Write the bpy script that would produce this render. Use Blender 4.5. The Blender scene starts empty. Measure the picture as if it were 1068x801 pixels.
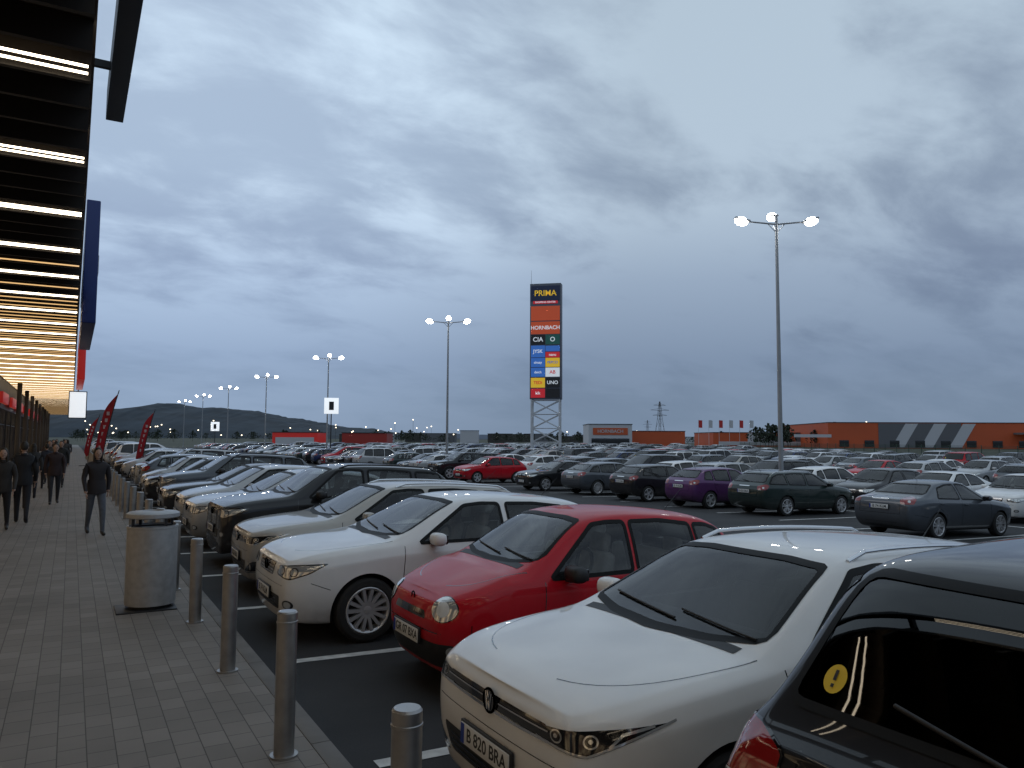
import bpy,bmesh,math,random,time
from mathutils import Vector,Matrix
from mathutils.bvhtree import BVHTree
from mathutils.interpolate import poly_3d_calc
random.seed(7)
T0=time.time()
S,C=math.sin(math.radians(29.8)),math.cos(math.radians(29.8))
def survey(lat,fwd):           # site survey axes -> world axes
    return (fwd*S+lat*C, fwd*C-lat*S)
scene=bpy.context.scene
# ------------------------------------------------------------------ materials
def new_mat(name):
    m=bpy.data.materials.new(name); m.use_nodes=True
    return m,m.node_tree.nodes,m.node_tree.links,m.node_tree.nodes['Principled BSDF']
def mat(name,col,rough=.5,metal=0,coat=0,emit=None,es=0,noise=None,nscale=5,bump=0,bscale=50,spec=None,sample=False):
    m,n,l,b=new_mat(name)
    b.inputs['Base Color'].default_value=(*col,1)
    b.inputs['Roughness'].default_value=rough
    b.inputs['Metallic'].default_value=metal
    b.inputs['Coat Weight'].default_value=coat
    b.inputs['Coat Roughness'].default_value=.02
    if spec is not None: b.inputs['Specular IOR Level'].default_value=spec
    if emit: 
        b.inputs['Emission Color'].default_value=(*emit,1); b.inputs['Emission Strength'].default_value=es
        if not sample: m.cycles.emission_sampling='NONE'
    tc=n.new('ShaderNodeTexCoord')
    if noise:
        t=n.new('ShaderNodeTexNoise'); t.inputs['Scale'].default_value=nscale; t.inputs['Detail'].default_value=6
        l.new(tc.outputs['Object'],t.inputs['Vector'])
        r=n.new('ShaderNodeValToRGB'); r.color_ramp.elements[0].position=.3; r.color_ramp.elements[1].position=.7
        r.color_ramp.elements[0].color=(*[c*(1-noise) for c in col],1); r.color_ramp.elements[1].color=(*[min(1,c*(1+noise)) for c in col],1)
        l.new(t.outputs['Fac'],r.inputs['Fac']); l.new(r.outputs['Color'],b.inputs['Base Color'])
        rr=n.new('ShaderNodeMapRange'); rr.inputs['To Min'].default_value=max(0,rough-.08); rr.inputs['To Max'].default_value=min(1,rough+.1)
        l.new(t.outputs['Fac'],rr.inputs['Value']); l.new(rr.outputs['Result'],b.inputs['Roughness'])
    if bump:
        t=n.new('ShaderNodeTexNoise'); t.inputs['Scale'].default_value=bscale; t.inputs['Detail'].default_value=4
        l.new(tc.outputs['Object'],t.inputs['Vector'])
        bp=n.new('ShaderNodeBump'); bp.inputs['Strength'].default_value=bump; bp.inputs['Distance'].default_value=.01
        l.new(t.outputs['Fac'],bp.inputs['Height']); l.new(bp.outputs['Normal'],b.inputs['Normal'])
    return m
def paint(name,col,metal=0.0,coat=.9):
    m=mat(name,col,.45,metal,coat,noise=.04,nscale=3,spec=.15)
    n,l=m.node_tree.nodes,m.node_tree.links; b=n['Principled BSDF']
    src=b.inputs['Base Color'].links[0].from_socket
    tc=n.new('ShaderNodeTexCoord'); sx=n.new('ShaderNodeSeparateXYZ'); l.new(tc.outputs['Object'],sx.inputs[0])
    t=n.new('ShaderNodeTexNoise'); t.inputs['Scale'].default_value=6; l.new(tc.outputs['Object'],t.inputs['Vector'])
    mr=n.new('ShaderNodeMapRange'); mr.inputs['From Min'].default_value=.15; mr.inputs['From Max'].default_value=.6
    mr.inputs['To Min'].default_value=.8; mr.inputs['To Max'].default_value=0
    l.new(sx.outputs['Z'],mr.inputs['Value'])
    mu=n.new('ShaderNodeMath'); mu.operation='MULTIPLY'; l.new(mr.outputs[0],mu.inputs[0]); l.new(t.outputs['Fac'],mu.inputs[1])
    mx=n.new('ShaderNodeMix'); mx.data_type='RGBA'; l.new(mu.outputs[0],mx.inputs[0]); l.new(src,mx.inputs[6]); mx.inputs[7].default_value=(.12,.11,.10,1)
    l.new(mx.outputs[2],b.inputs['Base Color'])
    return m
def glass_mat(name,tint):
    m=bpy.data.materials.new(name); m.use_nodes=True; n,l=m.node_tree.nodes,m.node_tree.links
    n.remove(n['Principled BSDF']); o=n['Material Output']
    tr=n.new('ShaderNodeBsdfTransparent'); tr.inputs[0].default_value=(*tint,1)
    g=n.new('ShaderNodeBsdfGlossy'); g.inputs['Roughness'].default_value=.015; g.inputs['Color'].default_value=(.95,.95,.95,1)
    f=n.new('ShaderNodeFresnel'); f.inputs['IOR'].default_value=1.6
    mx=n.new('ShaderNodeMixShader'); l.new(f.outputs[0],mx.inputs[0]); l.new(tr.outputs[0],mx.inputs[1]); l.new(g.outputs[0],mx.inputs[2])
    l.new(mx.outputs[0],o.inputs['Surface']); return m
M={}
M['glass']=glass_mat('car_window_glass',(.55,.58,.57))
G_CLEAR=glass_mat('car_window_glass_clear',(.80,.84,.82)); G_DARK=glass_mat('car_window_glass_privacy',(.12,.12,.13))
M['plastic']=mat('black_plastic',(.018,.018,.019),.5,bump=.1,bscale=300)
M['chrome']=mat('chrome_trim',(.75,.75,.76),.12,1)
M['tyre']=mat('tyre_rubber',(.02,.02,.02),.85,noise=.2,nscale=20)
M['rim']=mat('alloy_rim',(.50,.50,.51),.35,.45,.5)
M['interior']=mat('cabin_fabric',(.05,.05,.053),.9,noise=.15,nscale=20)
M['lamp']=mat('headlamp_reflector',(.62,.62,.60),.12,.6,1)
M['tail']=mat('tail_lamp_red',(.26,.006,.006),.12,0,1)
M['plate']=mat('plate_white',(.7,.7,.68),.4)
M['gloss']=mat('gloss_black',(.008,.008,.009),.12,0,1)
M['amber']=mat('amber_sticker',(.75,.5,.02),.5)
M['blue']=mat('plate_blue',(.01,.04,.3),.4)
M['seat']=mat('seat_fabric',(.30,.29,.28),.9,noise=.1,nscale=20)
M['frit']=mat('window_seal_black',(.006,.006,.006),.55,spec=.2)
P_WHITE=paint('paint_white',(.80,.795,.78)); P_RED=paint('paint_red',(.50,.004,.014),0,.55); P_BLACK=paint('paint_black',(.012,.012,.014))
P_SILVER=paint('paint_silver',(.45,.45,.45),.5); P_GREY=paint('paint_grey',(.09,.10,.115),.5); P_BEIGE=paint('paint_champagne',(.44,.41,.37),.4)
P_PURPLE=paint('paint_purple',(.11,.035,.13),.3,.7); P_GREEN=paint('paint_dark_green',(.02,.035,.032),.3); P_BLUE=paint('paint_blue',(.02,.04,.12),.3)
SLOTS=['_p','glass','plastic','chrome','tyre','rim','interior','lamp','tail','plate','gloss','amber','blue','seat','frit']
IDX={k:i for i,k in enumerate(SLOTS)}
def slot_mats(): return [P_SILVER]+[M[k] for k in SLOTS[1:]]
# ------------------------------------------------------------------ mesh builder
class Builder:
    def __init__(s): s.v=[];s.f=[];s.m=[];s.n=[]
    def add(s,verts,faces,mi,normals=None,mx=None):
        o=len(s.v); 
        if mx is not None:
            nm=mx.to_3x3().inverted().transposed(); flip=mx.determinant()<0
            verts=[mx@Vector(v) for v in verts]
        else: flip=False; nm=None; verts=[Vector(v) for v in verts]
        s.v+=verts
        for k,f in enumerate(faces):
            cn=normals[k] if normals else None
            if cn and nm: cn=[(nm@Vector(q)).normalized() for q in cn]
            idx=[o+i for i in f]
            if flip: idx=idx[::-1]; cn=cn[::-1] if cn else None
            if not cn:
                a=verts[f[0]]; nn=Vector((0,0,0))
                for i in range(1,len(f)-1): nn+=(verts[f[i]]-a).cross(verts[f[i+1]]-a)
                if flip: nn=-nn
                nn=nn.normalized() if nn.length>0 else Vector((0,0,1)); cn=[nn]*len(f)
            s.f.append(idx); s.n+=cn; s.m.append(mi if isinstance(mi,int) else mi[k])
    def add_mesh(s,me,mi=None,mx=None):
        cn=me.corner_normals; vs=[v.co.copy() for v in me.vertices]
        fs=[list(p.vertices) for p in me.polygons]
        ns=[[Vector(cn[i].vector) for i in p.loop_indices] for p in me.polygons]
        s.add(vs,fs,mi if mi is not None else [p.material_index for p in me.polygons],ns,mx)
    def box(s,c,d,mi,bev=.0,mx=None):
        bm=bmesh.new(); bmesh.ops.create_cube(bm,size=1)
        for v in bm.verts: v.co=Vector((v.co.x*d[0],v.co.y*d[1],v.co.z*d[2]))
        if bev>0: bmesh.ops.bevel(bm,geom=bm.edges[:],offset=bev,segments=3 if bev>.02 else 2,affect='EDGES',profile=.5)
        me=bm_mesh(bm); m2=Matrix.Translation(c); 
        if mx is not None: m2=mx@m2
        s.add_mesh(me,mi,m2); bpy.data.meshes.remove(me)
    def cyl(s,p0,p1,r0,r1,mi,seg=12,caps=True):
        p0,p1=Vector(p0),Vector(p1); d=(p1-p0).normalized(); a=d.orthogonal().normalized(); b=d.cross(a)
        vs=[];n0=[]
        for p,r in((p0,r0),(p1,r1)):
            for i in range(seg):
                t=2*math.pi*i/seg; q=a*math.cos(t)+b*math.sin(t); vs.append(p+q*r); n0.append(q)
        fs=[[i,(i+1)%seg,seg+(i+1)%seg,seg+i] for i in range(seg)]; ns=[[n0[j] for j in f] for f in fs]
        s.add(vs,fs,mi,ns)
        if caps: s.add(vs,[list(range(seg))[::-1],[seg+i for i in range(seg)]],mi)
    def ball(s,c,r,mi,mx=None,seg=16):
        bm=bmesh.new(); bmesh.ops.create_uvsphere(bm,u_segments=seg,v_segments=seg//2+2,radius=1)
        for f in bm.faces: f.smooth=True
        me=bpy.data.meshes.new('t'); bm.to_mesh(me); bm.free()
        m2=Matrix.Translation(c)@Matrix.Diagonal((*r,1))
        if mx is not None: m2=mx@m2
        s.add_mesh(me,mi,m2); bpy.data.meshes.remove(me)
    def mesh(s,name,mats):
        me=bpy.data.meshes.new(name); me.from_pydata(s.v,[],s.f)
        for m in mats: me.materials.append(m)
        me.polygons.foreach_set('material_index',s.m)
        me.polygons.foreach_set('use_smooth',[True]*len(s.f))
        me.update()
        if len(me.loops)==len(s.n): me.normals_split_custom_set([tuple(n) for n in s.n])
        return me
    def obj(s,name,mats,loc=(0,0,0),parent=None):
        o=bpy.data.objects.new(name,s.mesh(name,mats)); scene.collection.objects.link(o); o.location=loc
        if parent: o.parent=parent
        return o
def bm_mesh(bm,angle=35):
    for f in bm.faces: f.smooth=True
    for e in bm.edges:
        if len(e.link_faces)==2 and e.calc_face_angle(0)>math.radians(angle): e.smooth=False
    me=bpy.data.meshes.new('t'); bm.to_mesh(me); bm.free(); return me
def empty(name,loc=(0,0,0)):
    o=bpy.data.objects.new(name,None); scene.collection.objects.link(o); o.location=loc; o.empty_display_size=.2; return o
def link(o): scene.collection.objects.link(o); return o
def interp(k,x):
    if x<=k[0][0]: return k[0][1]
    for (a,b),(c,d) in zip(k,k[1:]):
        if x<=c: return b+(d-b)*(x-a)/(c-a) if c>a else d
    return k[-1][1]
lerp=lambda a,b,t:a+(b-a)*t
clamp=lambda x,a=0,b=1:max(a,min(b,x))
def eval_mesh(o):
    dg=bpy.context.evaluated_depsgraph_get(); dg.update()
    return bpy.data.meshes.new_from_object(o.evaluated_get(dg))
def text_mesh(s,size,depth=.002):
    cu=bpy.data.curves.new('t','FONT'); cu.body=s; cu.size=size; cu.align_x='CENTER'; cu.align_y='CENTER'; cu.extrude=depth; cu.offset=size*.012
    o=link(bpy.data.objects.new('t',cu)); me=eval_mesh(o); bpy.data.objects.remove(o); return me
# ------------------------------------------------------------------ car generator
def ztop(P,x):
    n=P['nose']; L=P['L']; H=P['H']
    mid=(P['rx0']+P['rx1'])/2
    return interp([(0,n-.015),(.05,n+.0),(.12,n+.025),(.3,n+.07),(P['cowl']*.7,lerp(n+.07,P['hood'],.66)),(P['cowl'],P['hood']),(P['rx0'],H-.025),(P['rx0']+.35,H-.002),(mid,H),(P['rx1'],H-P.get('drop',.05)),(P['rgx'],P['deck']),(L,P['deck']-.07)],x)
def section(P,x,inset=0):
    L=P['L']; tr=P.get('tr',.78); tf=P.get('tf',.70)
    W=P['W']*interp([(0,tf),(.05,lerp(tf,1,.34)),(.12,lerp(tf,1,.56)),(.3,lerp(tf,1,.84)),(.62,.99),(1.1,1),(L-1,1),(L-.45,.98),(L-.12,lerp(tr,1,.65)),(L,tr)],x)-inset
    zt=ztop(P,x) if not inset else min(ztop(P,x-.09),ztop(P,x+.09))-.05
    belt=interp([(P['cowl'],P['b0']),(P['rgx'],P['b1'])],x)
    g=clamp((zt-belt-.05)/.38)
    z0=interp([(0,.23),(.3,P['sill']),(L-.35,P['sill']+.02),(L,.32)],x) if not inset else .36
    z5=min(belt,zt-.065); z4=z5-.09; z3=min(.58,z4-.09); z2=min(lerp(z0,z3,.4),z3-.05)
    y7=lerp(.86*W,P['wr']*W,g); z7=zt-lerp(.02,.055,g)
    rows=[(0,z0),(.86*W,z0),(.968*W,z2),(1.0*W,z3),(.992*W,z4),(.95*W,z5),(lerp(.95*W,y7,.44)+.010*g,lerp(z5,z7,.5)),(y7,z7),(y7*.74,zt-lerp(.005,.014,g)),(0,zt)]
    return rows
def cage(P,inset=0):
    L=P['L']; c=P['cowl'];a=P['rx0'];b=P['rx1'];r=P['rgx']
    if not inset:
        xs=[0,.05,.12,.3,.62,c-.22,c-.02,c+.1,(c+a)/2,a-.06,a+.2]
        k=a+.65
        while k<b-.35: xs.append(k); k+=.45
        xs+=[b-.12,b+.06,(b+r)/2,r-.03]
        if L-r>.5: xs+=[r+.12,(r+L)/2]
        xs+=[L-.09,L-.03,L]
        xs=sorted(set(xs)); xs=[x for i,x in enumerate(xs) if i==0 or x-xs[i-1]>.015]
    else:
        xs=[c+.3,(c+a)/2+.12,a+.05]; k=a+.5
        while k<b-.3: xs.append(k); k+=.5
        xs+=[b-.08,lerp(b,r,.6)]
    fo=[.09,.07,.015,0,.01,.03,.05,.075,.095,.10]; ro=[-.12,-.10,-.03,0,-.015,-.04,-.055,-.065,-.065,-.065]
    fm=P.get('fo',1)
    bm=bmesh.new(); rings=[]
    for x in xs:
        ff=fm*interp([(0,1),(.12,.6),(.3,.2),(.5,0)],x); rf=interp([(L-.4,0),(L-.1,.6),(L,1)],x)
        rows=section(P,x,inset); left=[]; right=[]
        for j,(y,z) in enumerate(rows):
            xx=x+(0 if inset else ff*fo[j]+rf*ro[j]+ (P.get('sweep',.10)*(abs(y)/P['W'])**3*interp([(0,1),(.3,.6),(.7,0)],x)))
            if y==0: v=bm.verts.new((xx,0,z)); left.append(v); right.append(v)
            else: left.append(bm.verts.new((xx,y,z))); right.append(bm.verts.new((xx,-y,z)))
        rings.append((left,right))
    n=len(rings[0][0])
    for (l0,r0),(l1,r1) in zip(rings,rings[1:]):
        for j in range(n-1):
            bm.faces.new((l0[j],l0[j+1],l1[j+1],l1[j]))
            bm.faces.new((r0[j+1],r0[j],r1[j],r1[j+1]))
    for k,(l,r_) in ((0,rings[0]),(1,rings[-1])):
        for j in range(n-1):
            q=[l[j],l[j+1],r_[j+1],r_[j]]; u=[]
            for v in q:
                if v not in u: u.append(v)
            bm.faces.new(u)
    bmesh.ops.recalc_face_normals(bm,faces=bm.faces[:])
    cr=bm.edges.layers.float.new('crease_edge')
    if not inset:
        for (l0,r0),(l1,r1) in zip(rings,rings[1:]):
            for s0,s1 in((l0,l1),(r0,r1)):
                for j,w in((4,P.get('cr4',.6)),(7,.35),(1,.5),(5,.2)):
                    e=bm.edges.get((s0[j],s1[j])); 
                    if e: e[cr]=w
    me=bpy.data.meshes.new('cage'); bm.to_mesh(me); bm.free()
    for m in slot_mats(): me.materials.append(m)
    o=link(bpy.data.objects.new('cage',me)); md=o.modifiers.new('s','SUBSURF'); md.levels=md.render_levels=3 if not inset else 2
    out=eval_mesh(o); bpy.data.objects.remove(o); return out
def rnd(poly,r=.04,n=4):
    out=[];k=len(poly)
    for i in range(k):
        p=Vector(poly[i]);a=Vector(poly[i-1]);b=Vector(poly[(i+1)%k])
        da=(a-p);db=(b-p); rr=min(r,da.length*.45,db.length*.45)
        A=p+da.normalized()*rr;B=p+db.normalized()*rr
        for t in range(n+1):
            t/=n; out.append(tuple(A.lerp(p,t).lerp(p.lerp(B,t),t)))
    return out
def build_car(name,P):
    W=P['W'];L=P['L'];H=P['H']
    body=cage(P); 
    pv=[v.co.copy() for v in body.vertices]; pf=[tuple(p.vertices) for p in body.polygons]; vn=[Vector(v.vector) for v in body.vertex_normals]
    bvh=BVHTree.FromPolygons(pv,pf)
    def sm(loc,idx):
        f=pf[idx]; w=poly_3d_calc([pv[i] for i in f],loc); q=Vector((0,0,0))
        for i,k in zip(f,w): q+=vn[i]*k
        return q.normalized()
    B=Builder()
    def fr_front(): return (Vector((-2,0,0)),Vector((1,0,0)),Vector((0,1,0)),Vector((0,0,1)))
    def fr_rear(): return (Vector((L+2,0,0)),Vector((-1,0,0)),Vector((0,1,0)),Vector((0,0,1)))
    def fr_side(s): return (Vector((0,3*s,0)),Vector((0,-s,0)),Vector((1,0,0)),Vector((0,0,1)))
    def fr_top(): return (Vector((0,0,4)),Vector((0,0,-1)),Vector((1,0,0)),Vector((0,1,0)))
    def fr_corner(s,rear=False,ang=38):
        a=math.radians(ang); d=Vector((math.cos(a),-s*math.sin(a),0)); u=Vector((math.sin(a),s*math.cos(a),0)); c=Vector((.1,s*.74*W,0))
        if rear: d.x*=-1; u.x*=-1; c.x=L-.1
        return (c-d*3,d,u,Vector((0,0,1)))
    def cast(fr,a,b,off):
        o,d,u,w=fr; h=bvh.ray_cast(o+u*a+w*b,d)
        if h[0] is None: return None,None
        n=sm(h[0],h[2]); return h[0]+n*off,n
    def decal(poly,fr,mi,off=.003,cell=.05):
        o,d,u,w=fr
        xs=[p[0] for p in poly];ys=[p[1] for p in poly]; x0,x1,y0,y1=min(xs)-.002,max(xs)+.002,min(ys)-.002,max(ys)+.002
        nx=max(2,int((x1-x0)/cell)+1);ny=max(2,int((y1-y0)/cell)+1)
        bm=bmesh.new(); g=[[bm.verts.new((lerp(x0,x1,i/nx),lerp(y0,y1,j/ny),0)) for j in range(ny+1)] for i in range(nx+1)]
        for i in range(nx):
            for j in range(ny): bm.faces.new((g[i][j],g[i+1][j],g[i+1][j+1],g[i][j+1]))
        cx=sum(xs)/len(xs);cy=sum(ys)/len(ys); k=len(poly)
        for i in range(k):
            p=Vector((*poly[i],0));q=Vector((*poly[(i+1)%k],0)); e=q-p
            if e.length<1e-5: continue
            nn=Vector((e.y,-e.x,0)).normalized()
            if nn.dot(Vector((cx,cy,0))-p)>0: nn=-nn
            bmesh.ops.bisect_plane(bm,geom=bm.verts[:]+bm.edges[:]+bm.faces[:],plane_co=p,plane_no=nn,clear_outer=True)
        pts={};nor={}
        for v in bm.verts: pts[v],nor[v]=cast(fr,v.co.x,v.co.y,off)
        vs=[v for v in bm.verts if pts[v] is not None]; ix={v:i for i,v in enumerate(vs)}
        fs=[];ns=[]
        flip=u.cross(w).dot(d)>0
        for f in bm.faces:
            vv=list(f.verts)
            if any(v not in ix for v in vv): continue
            dep=[(pts[v]-o).dot(d) for v in vv]
            if max(dep)-min(dep)>.3: continue
            if flip: vv=vv[::-1]
            fs.append([ix[v] for v in vv]); ns.append([nor[v] for v in vv])
        B.add([pts[v] for v in vs],fs,mi,ns); bm.free()
    def strip(pl,fr,mi,w=.01,off=.002,closed=False,step=.04):
        pts=[Vector(p) for p in pl]; 
        if closed: pts.append(pts[0])
        q=[]
        for a,b in zip(pts,pts[1:]):
            n=max(1,int((b-a).length/step))
            for i in range(n): q.append(a.lerp(b,i/n))
        q.append(pts[-1]); k=len(q); rows=[]
        for i in range(k):
            a=q[i-1] if i>0 else (q[-2] if closed else q[0]); b=q[i+1] if i<k-1 else (q[1] if closed else q[-1])
            t=(b-a); t=t.normalized() if t.length>0 else Vector((1,0)); nn=Vector((-t.y,t.x))
            rows.append((cast(fr,*(q[i]+nn*w/2),off),cast(fr,*(q[i]-nn*w/2),off)))
        vs=[];ns=[];fs=[];fn=[]
        flip=fr[2].cross(fr[3]).dot(fr[1])>0
        for (a,an),(b,bn) in rows:
            vs+= [a,b]; ns+=[an,bn]
        for i in range(k-1):
            f=[2*i,2*i+1,2*i+3,2*i+2]
            if any(vs[j] is None for j in f): continue
            if max((vs[a]-vs[b]).length for a in f for b in f)>.3: continue
            if flip: f=f[::-1]
            fs.append(f); fn.append([ns[j] for j in f])
        vs=[v if v is not None else Vector((0,0,.3)) for v in vs]
        B.add(vs,fs,mi,fn)
    belt=lambda x: interp([(P['cowl'],P['b0']),(P['rgx'],P['b1'])],x)+.015
    top=lambda x: ztop(P,x)-.105
    wins=[]
    for (a,b,c,d) in P['win']:
        pts=[(a,belt(a)),(b,belt(b))]
        if c-d>.3: pts+=[(c,top(c)),((c+d)/2,top((c+d)/2)+.008),(d,top(d))]
        elif c-d>.05: pts+=[(c,top(c)),(d,top(d))]
        else: pts+=[(c,top(c))]
        wins.append(rnd(pts,.035,3))
    hz=P['hood']; wr=P['wr']*W
    ws=rnd([(-.80*W,hz+.050),(-.45*W,hz+.017),(0,hz+.007),(.45*W,hz+.017),(.80*W,hz+.050),(wr-.06,H-.100),(wr*.5,H-.080),(-wr*.5,H-.080),(-wr+.06,H-.100)],.04,2)
    dz=P['deck']
    rw=rnd([(-.78*W,dz+.05),(.78*W,dz+.05),(wr-.08,H-P.get('drop',.05)-.08),(-wr+.08,H-P.get('drop',.05)-.08)],.06,3)
    def prism(polys,fr,t0,t1,mi):
        o,d,u,w=fr; bm=bmesh.new()
        for pl in polys:
            a=[bm.verts.new(o+u*x+w*y+d*t0) for x,y in pl]; b=[bm.verts.new(o+u*x+w*y+d*t1) for x,y in pl]
            bm.faces.new(a); bm.faces.new(b[::-1]); n=len(pl)
            for i in range(n): bm.faces.new((a[i],b[i],b[(i+1)%n],a[(i+1)%n]))
        bmesh.ops.recalc_face_normals(bm,faces=bm.faces[:])
        for f in bm.faces: f.material_index=mi
        me=bpy.data.meshes.new('c'); bm.to_mesh(me); bm.free()
        for m in slot_mats(): me.materials.append(m)
        return me
    cur=body
    def boolean(cur,cut):
        o=link(bpy.data.objects.new('b',cur)); c=link(bpy.data.objects.new('c',cut))
        md=o.modifiers.new('b','BOOLEAN'); md.object=c; md.operation='DIFFERENCE'; md.solver='EXACT'
        r=eval_mesh(o); bpy.data.objects.remove(o); bpy.data.objects.remove(c)
        return r if len(r.polygons)>300 else cur
    cav=cage(P,.075)
    for p in cav.polygons: p.material_index=IDX['interior']
    cur=boolean(cur,cav)
    cur=boolean(cur,prism(wins,fr_side(1),0,6,2))
    cur=boolean(cur,prism([ws],fr_front(),0,2+P['rx0']+.3,2))
    cur=boolean(cur,prism([rw],fr_rear(),0,2+L-P['rx1']+.3,2))
    ra=P['r']+.045
    bm=bmesh.new()
    for x in (P['xf'],P['xr']):
        for s in(1,-1):
            mx=Matrix.Translation((x,s*(W+.1),P['r']+.0))@Matrix.Rotation(math.pi/2,4,'X')
            bmesh.ops.create_cone(bm,cap_ends=True,segments=48,radius1=ra,radius2=ra,depth=.68,matrix=mx)
    bmesh.ops.recalc_face_normals(bm,faces=bm.faces[:])
    for f in bm.faces: f.material_index=2
    me=bpy.data.meshes.new('c'); bm.to_mesh(me); bm.free()
    for m in slot_mats(): me.materials.append(m)
    cur=boolean(cur,me)
    vs=[v.co.copy() for v in cur.vertices]; fs=[];ns=[];ms=[]
    near={}
    for i,v in enumerate(vs):
        h=bvh.find_nearest(v)
        if h[0] is not None and h[3]<.0015: near[i]=sm(h[0],h[2])
    for p in cur.polygons:
        f=list(p.vertices); pn=Vector(p.normal)
        fs.append(f); ms.append(p.material_index); ns.append([near[i] if (i in near and near[i].dot(pn)>.6) else pn for i in f])
    B.add(vs,fs,ms,ns)
    FR=IDX['frit']
    for s in(1,-1):
        for w in wins:
            decal(w,fr_side(s),1,.0005,.06); strip(w,fr_side(s),FR,.034,.0035,True)
    decal(ws,fr_front(),1,.0005,.06); strip(ws,fr_front(),FR,.024,.003,True)
    decal(rw,fr_rear(),1,.0005,.06); strip(rw,fr_rear(),FR,.028,.003,True)
    for s in(1,-1):
        for x in(P['xf'],P['xr']):
            arc=[(x+math.cos(t)*(ra+.012),P['r']+math.sin(t)*(ra+.012)) for t in [math.pi*k/24 for k in range(-1,26)]]
            if P.get('clad'): arc=[(x+math.cos(t)*(ra+.03),P['r']+math.sin(t)*(ra+.03)) for t in [math.pi*k/24 for k in range(-1,26)]]; strip(arc,fr_side(s),2,.07,.012)
            else: strip(arc,fr_side(s),0,.02,.006)
    for x in(P['xf'],P['xr']):
        for s in(1,-1):
            mx=Matrix.Translation((x,s*(W-.115),P['r']))@Matrix.Rotation(random.random(),4,'Y')@Matrix.Diagonal((P['r']/.32,s,P['r']/.32,1))
            B.add_mesh(WHEEL[P.get('wheel',0)],None,mx)
    fd,bd,rd=P['doors']
    for s in(1,-1):
        F=fr_side(s); zs=P['sill']+.12
        strip([(fd,belt(fd)-.02),(fd-.02,.6),(fd+.03,zs),(bd,zs),(bd,belt(bd)-.02)],F,IDX['gloss'],.008,.0012)
        if rd: strip([(bd,zs),(min(rd,P['xr']-ra-.03),zs),(min(rd,P['xr']-ra+.02),.58),(rd,.78),(rd+.02,belt(rd)-.02)],F,IDX['gloss'],.008,.0012)
        for hx in ([bd-.17]+([rd-.12] if rd else [])):
            p,n=cast(F,hx,belt(hx)-.13,.012)
            if p: B.box(p,(.17,.028,.028),P.get('handle',0),.01)
            decal(rnd([(hx-.06,belt(hx)-.15),(hx+.06,belt(hx)-.15),(hx+.06,belt(hx)-.11),(hx-.06,belt(hx)-.11)],.02,3),F,IDX['gloss'],.0012)
        if P.get('mould'):
            strip([(P['xf']+ra+.08,.52),(P['xr']-ra-.05,.53)],F,2,.05,.008)
        strip([(P['xf']+ra+.03,P['sill']+.05),(P['xr']-ra-.03,P['sill']+.06)],F,2,.09 if P.get('clad') else .05,.004)
        strip([(P['xf']-ra-.02,.55),(.30,.62)],F,IDX['gloss'],.006,.0012); strip([(P['xr']+ra+.02,.55),(L-.2,.62)],F,IDX['gloss'],.006,.0012)
        mxp=P['win'][0][0]+.13; mz=belt(mxp)+.05
        B.box((mxp+.02,s*(W+.09),mz),(.15,.21,.135),P.get('mirror',0),.055)
        B.box((mxp+.085,s*(W+.09),mz),(.03,.165,.10),IDX['gloss'],.012)
        B.box((mxp+.03,s*(W-.02),mz-.06),(.07,.14,.035),2,.012)
        if P.get('rails'):
            pts=[]
            for k in range(13):
                x=lerp(P['rx0']+.15,P['rx1']-.02,k/12); y=s*(wr-.045); h=bvh.ray_cast(Vector((x,y,4)),Vector((0,0,-1)))
                pts.append(Vector((x,y,h[0].z+(.035 if 0<k<12 else .0))))
            for a,b in zip(pts,pts[1:]): B.cyl(a,b,.014,.014,P['rails'],8)
    c=P['cowl']
    for s in(1,-1):
        a0=Vector((.26,s*.34*W));a1=Vector((.34,s*.80*W));a2=Vector((.72,s*.81*W));a3=Vector((c,s*.86*W))
        bez=[a0*(1-t)**3+a1*3*t*(1-t)**2+a2*3*t*t*(1-t)+a3*t**3 for t in [i/14 for i in range(15)]]
        strip(bez,fr_top(),IDX['gloss'],.008,.001)
    decal([(c-.035,-.72*W),(c+.03,-.72*W),(c+.045,0),(c+.03,.72*W),(c-.035,.72*W),(c-.05,0)],fr_top(),2,.002)
    for y0,y1 in((-.1*W,.62*W),(-.75*W,-.08*W)):
        pts=[cast(fr_front(),lerp(y0,y1,k/6),hz+.045+.04*(k/6),.012)[0] for k in range(7)]
        pts=[p for p in pts if p]
        for a,b in zip(pts,pts[1:]): B.cyl(a,b,.007,.007,2,6)
    n=P['nose']; st=P['front']
    def plate(z,rear,txt):
        F=fr_rear() if rear else fr_front(); p,_=cast(F,0,z,.0)
        sg=1 if rear else -1; x=p.x+sg*.014
        B.box((x,0,z),(.02,.54,.13),2,.004); B.box((x+sg*.008,0,z),(.012,.515,.108),IDX['plate'],.002)
        sd=1 if rear else -1
        B.box((x+sg*.0155,sd*-.2375,z),(.003,.035,.1),IDX['blue'],0)
        me=TXT(txt); R=Matrix(((0,0,sg,x+sg*.0145),(sd,0,0,sd*.02),(0,1,0,z),(0,0,0,1)))
        B.add_mesh(me,2,R)
    plate(P['pz'],False,P.get('txt','B 74 KLM')); 
    plate(P.get('rpz',.78),True,P.get('txt','B 74 KLM'))
    F=fr_front()
    q=lambda pts,r=.02:rnd(pts,r,3)
    sym=lambda pts:pts+[(-a,b) for a,b in pts[::-1]]
    circ=lambda cx,cz,rx,rz,k=20:[(cx+rx*math.cos(2*math.pi*i/k),cz+rz*math.sin(2*math.pi*i/k)) for i in range(k)]
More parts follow.
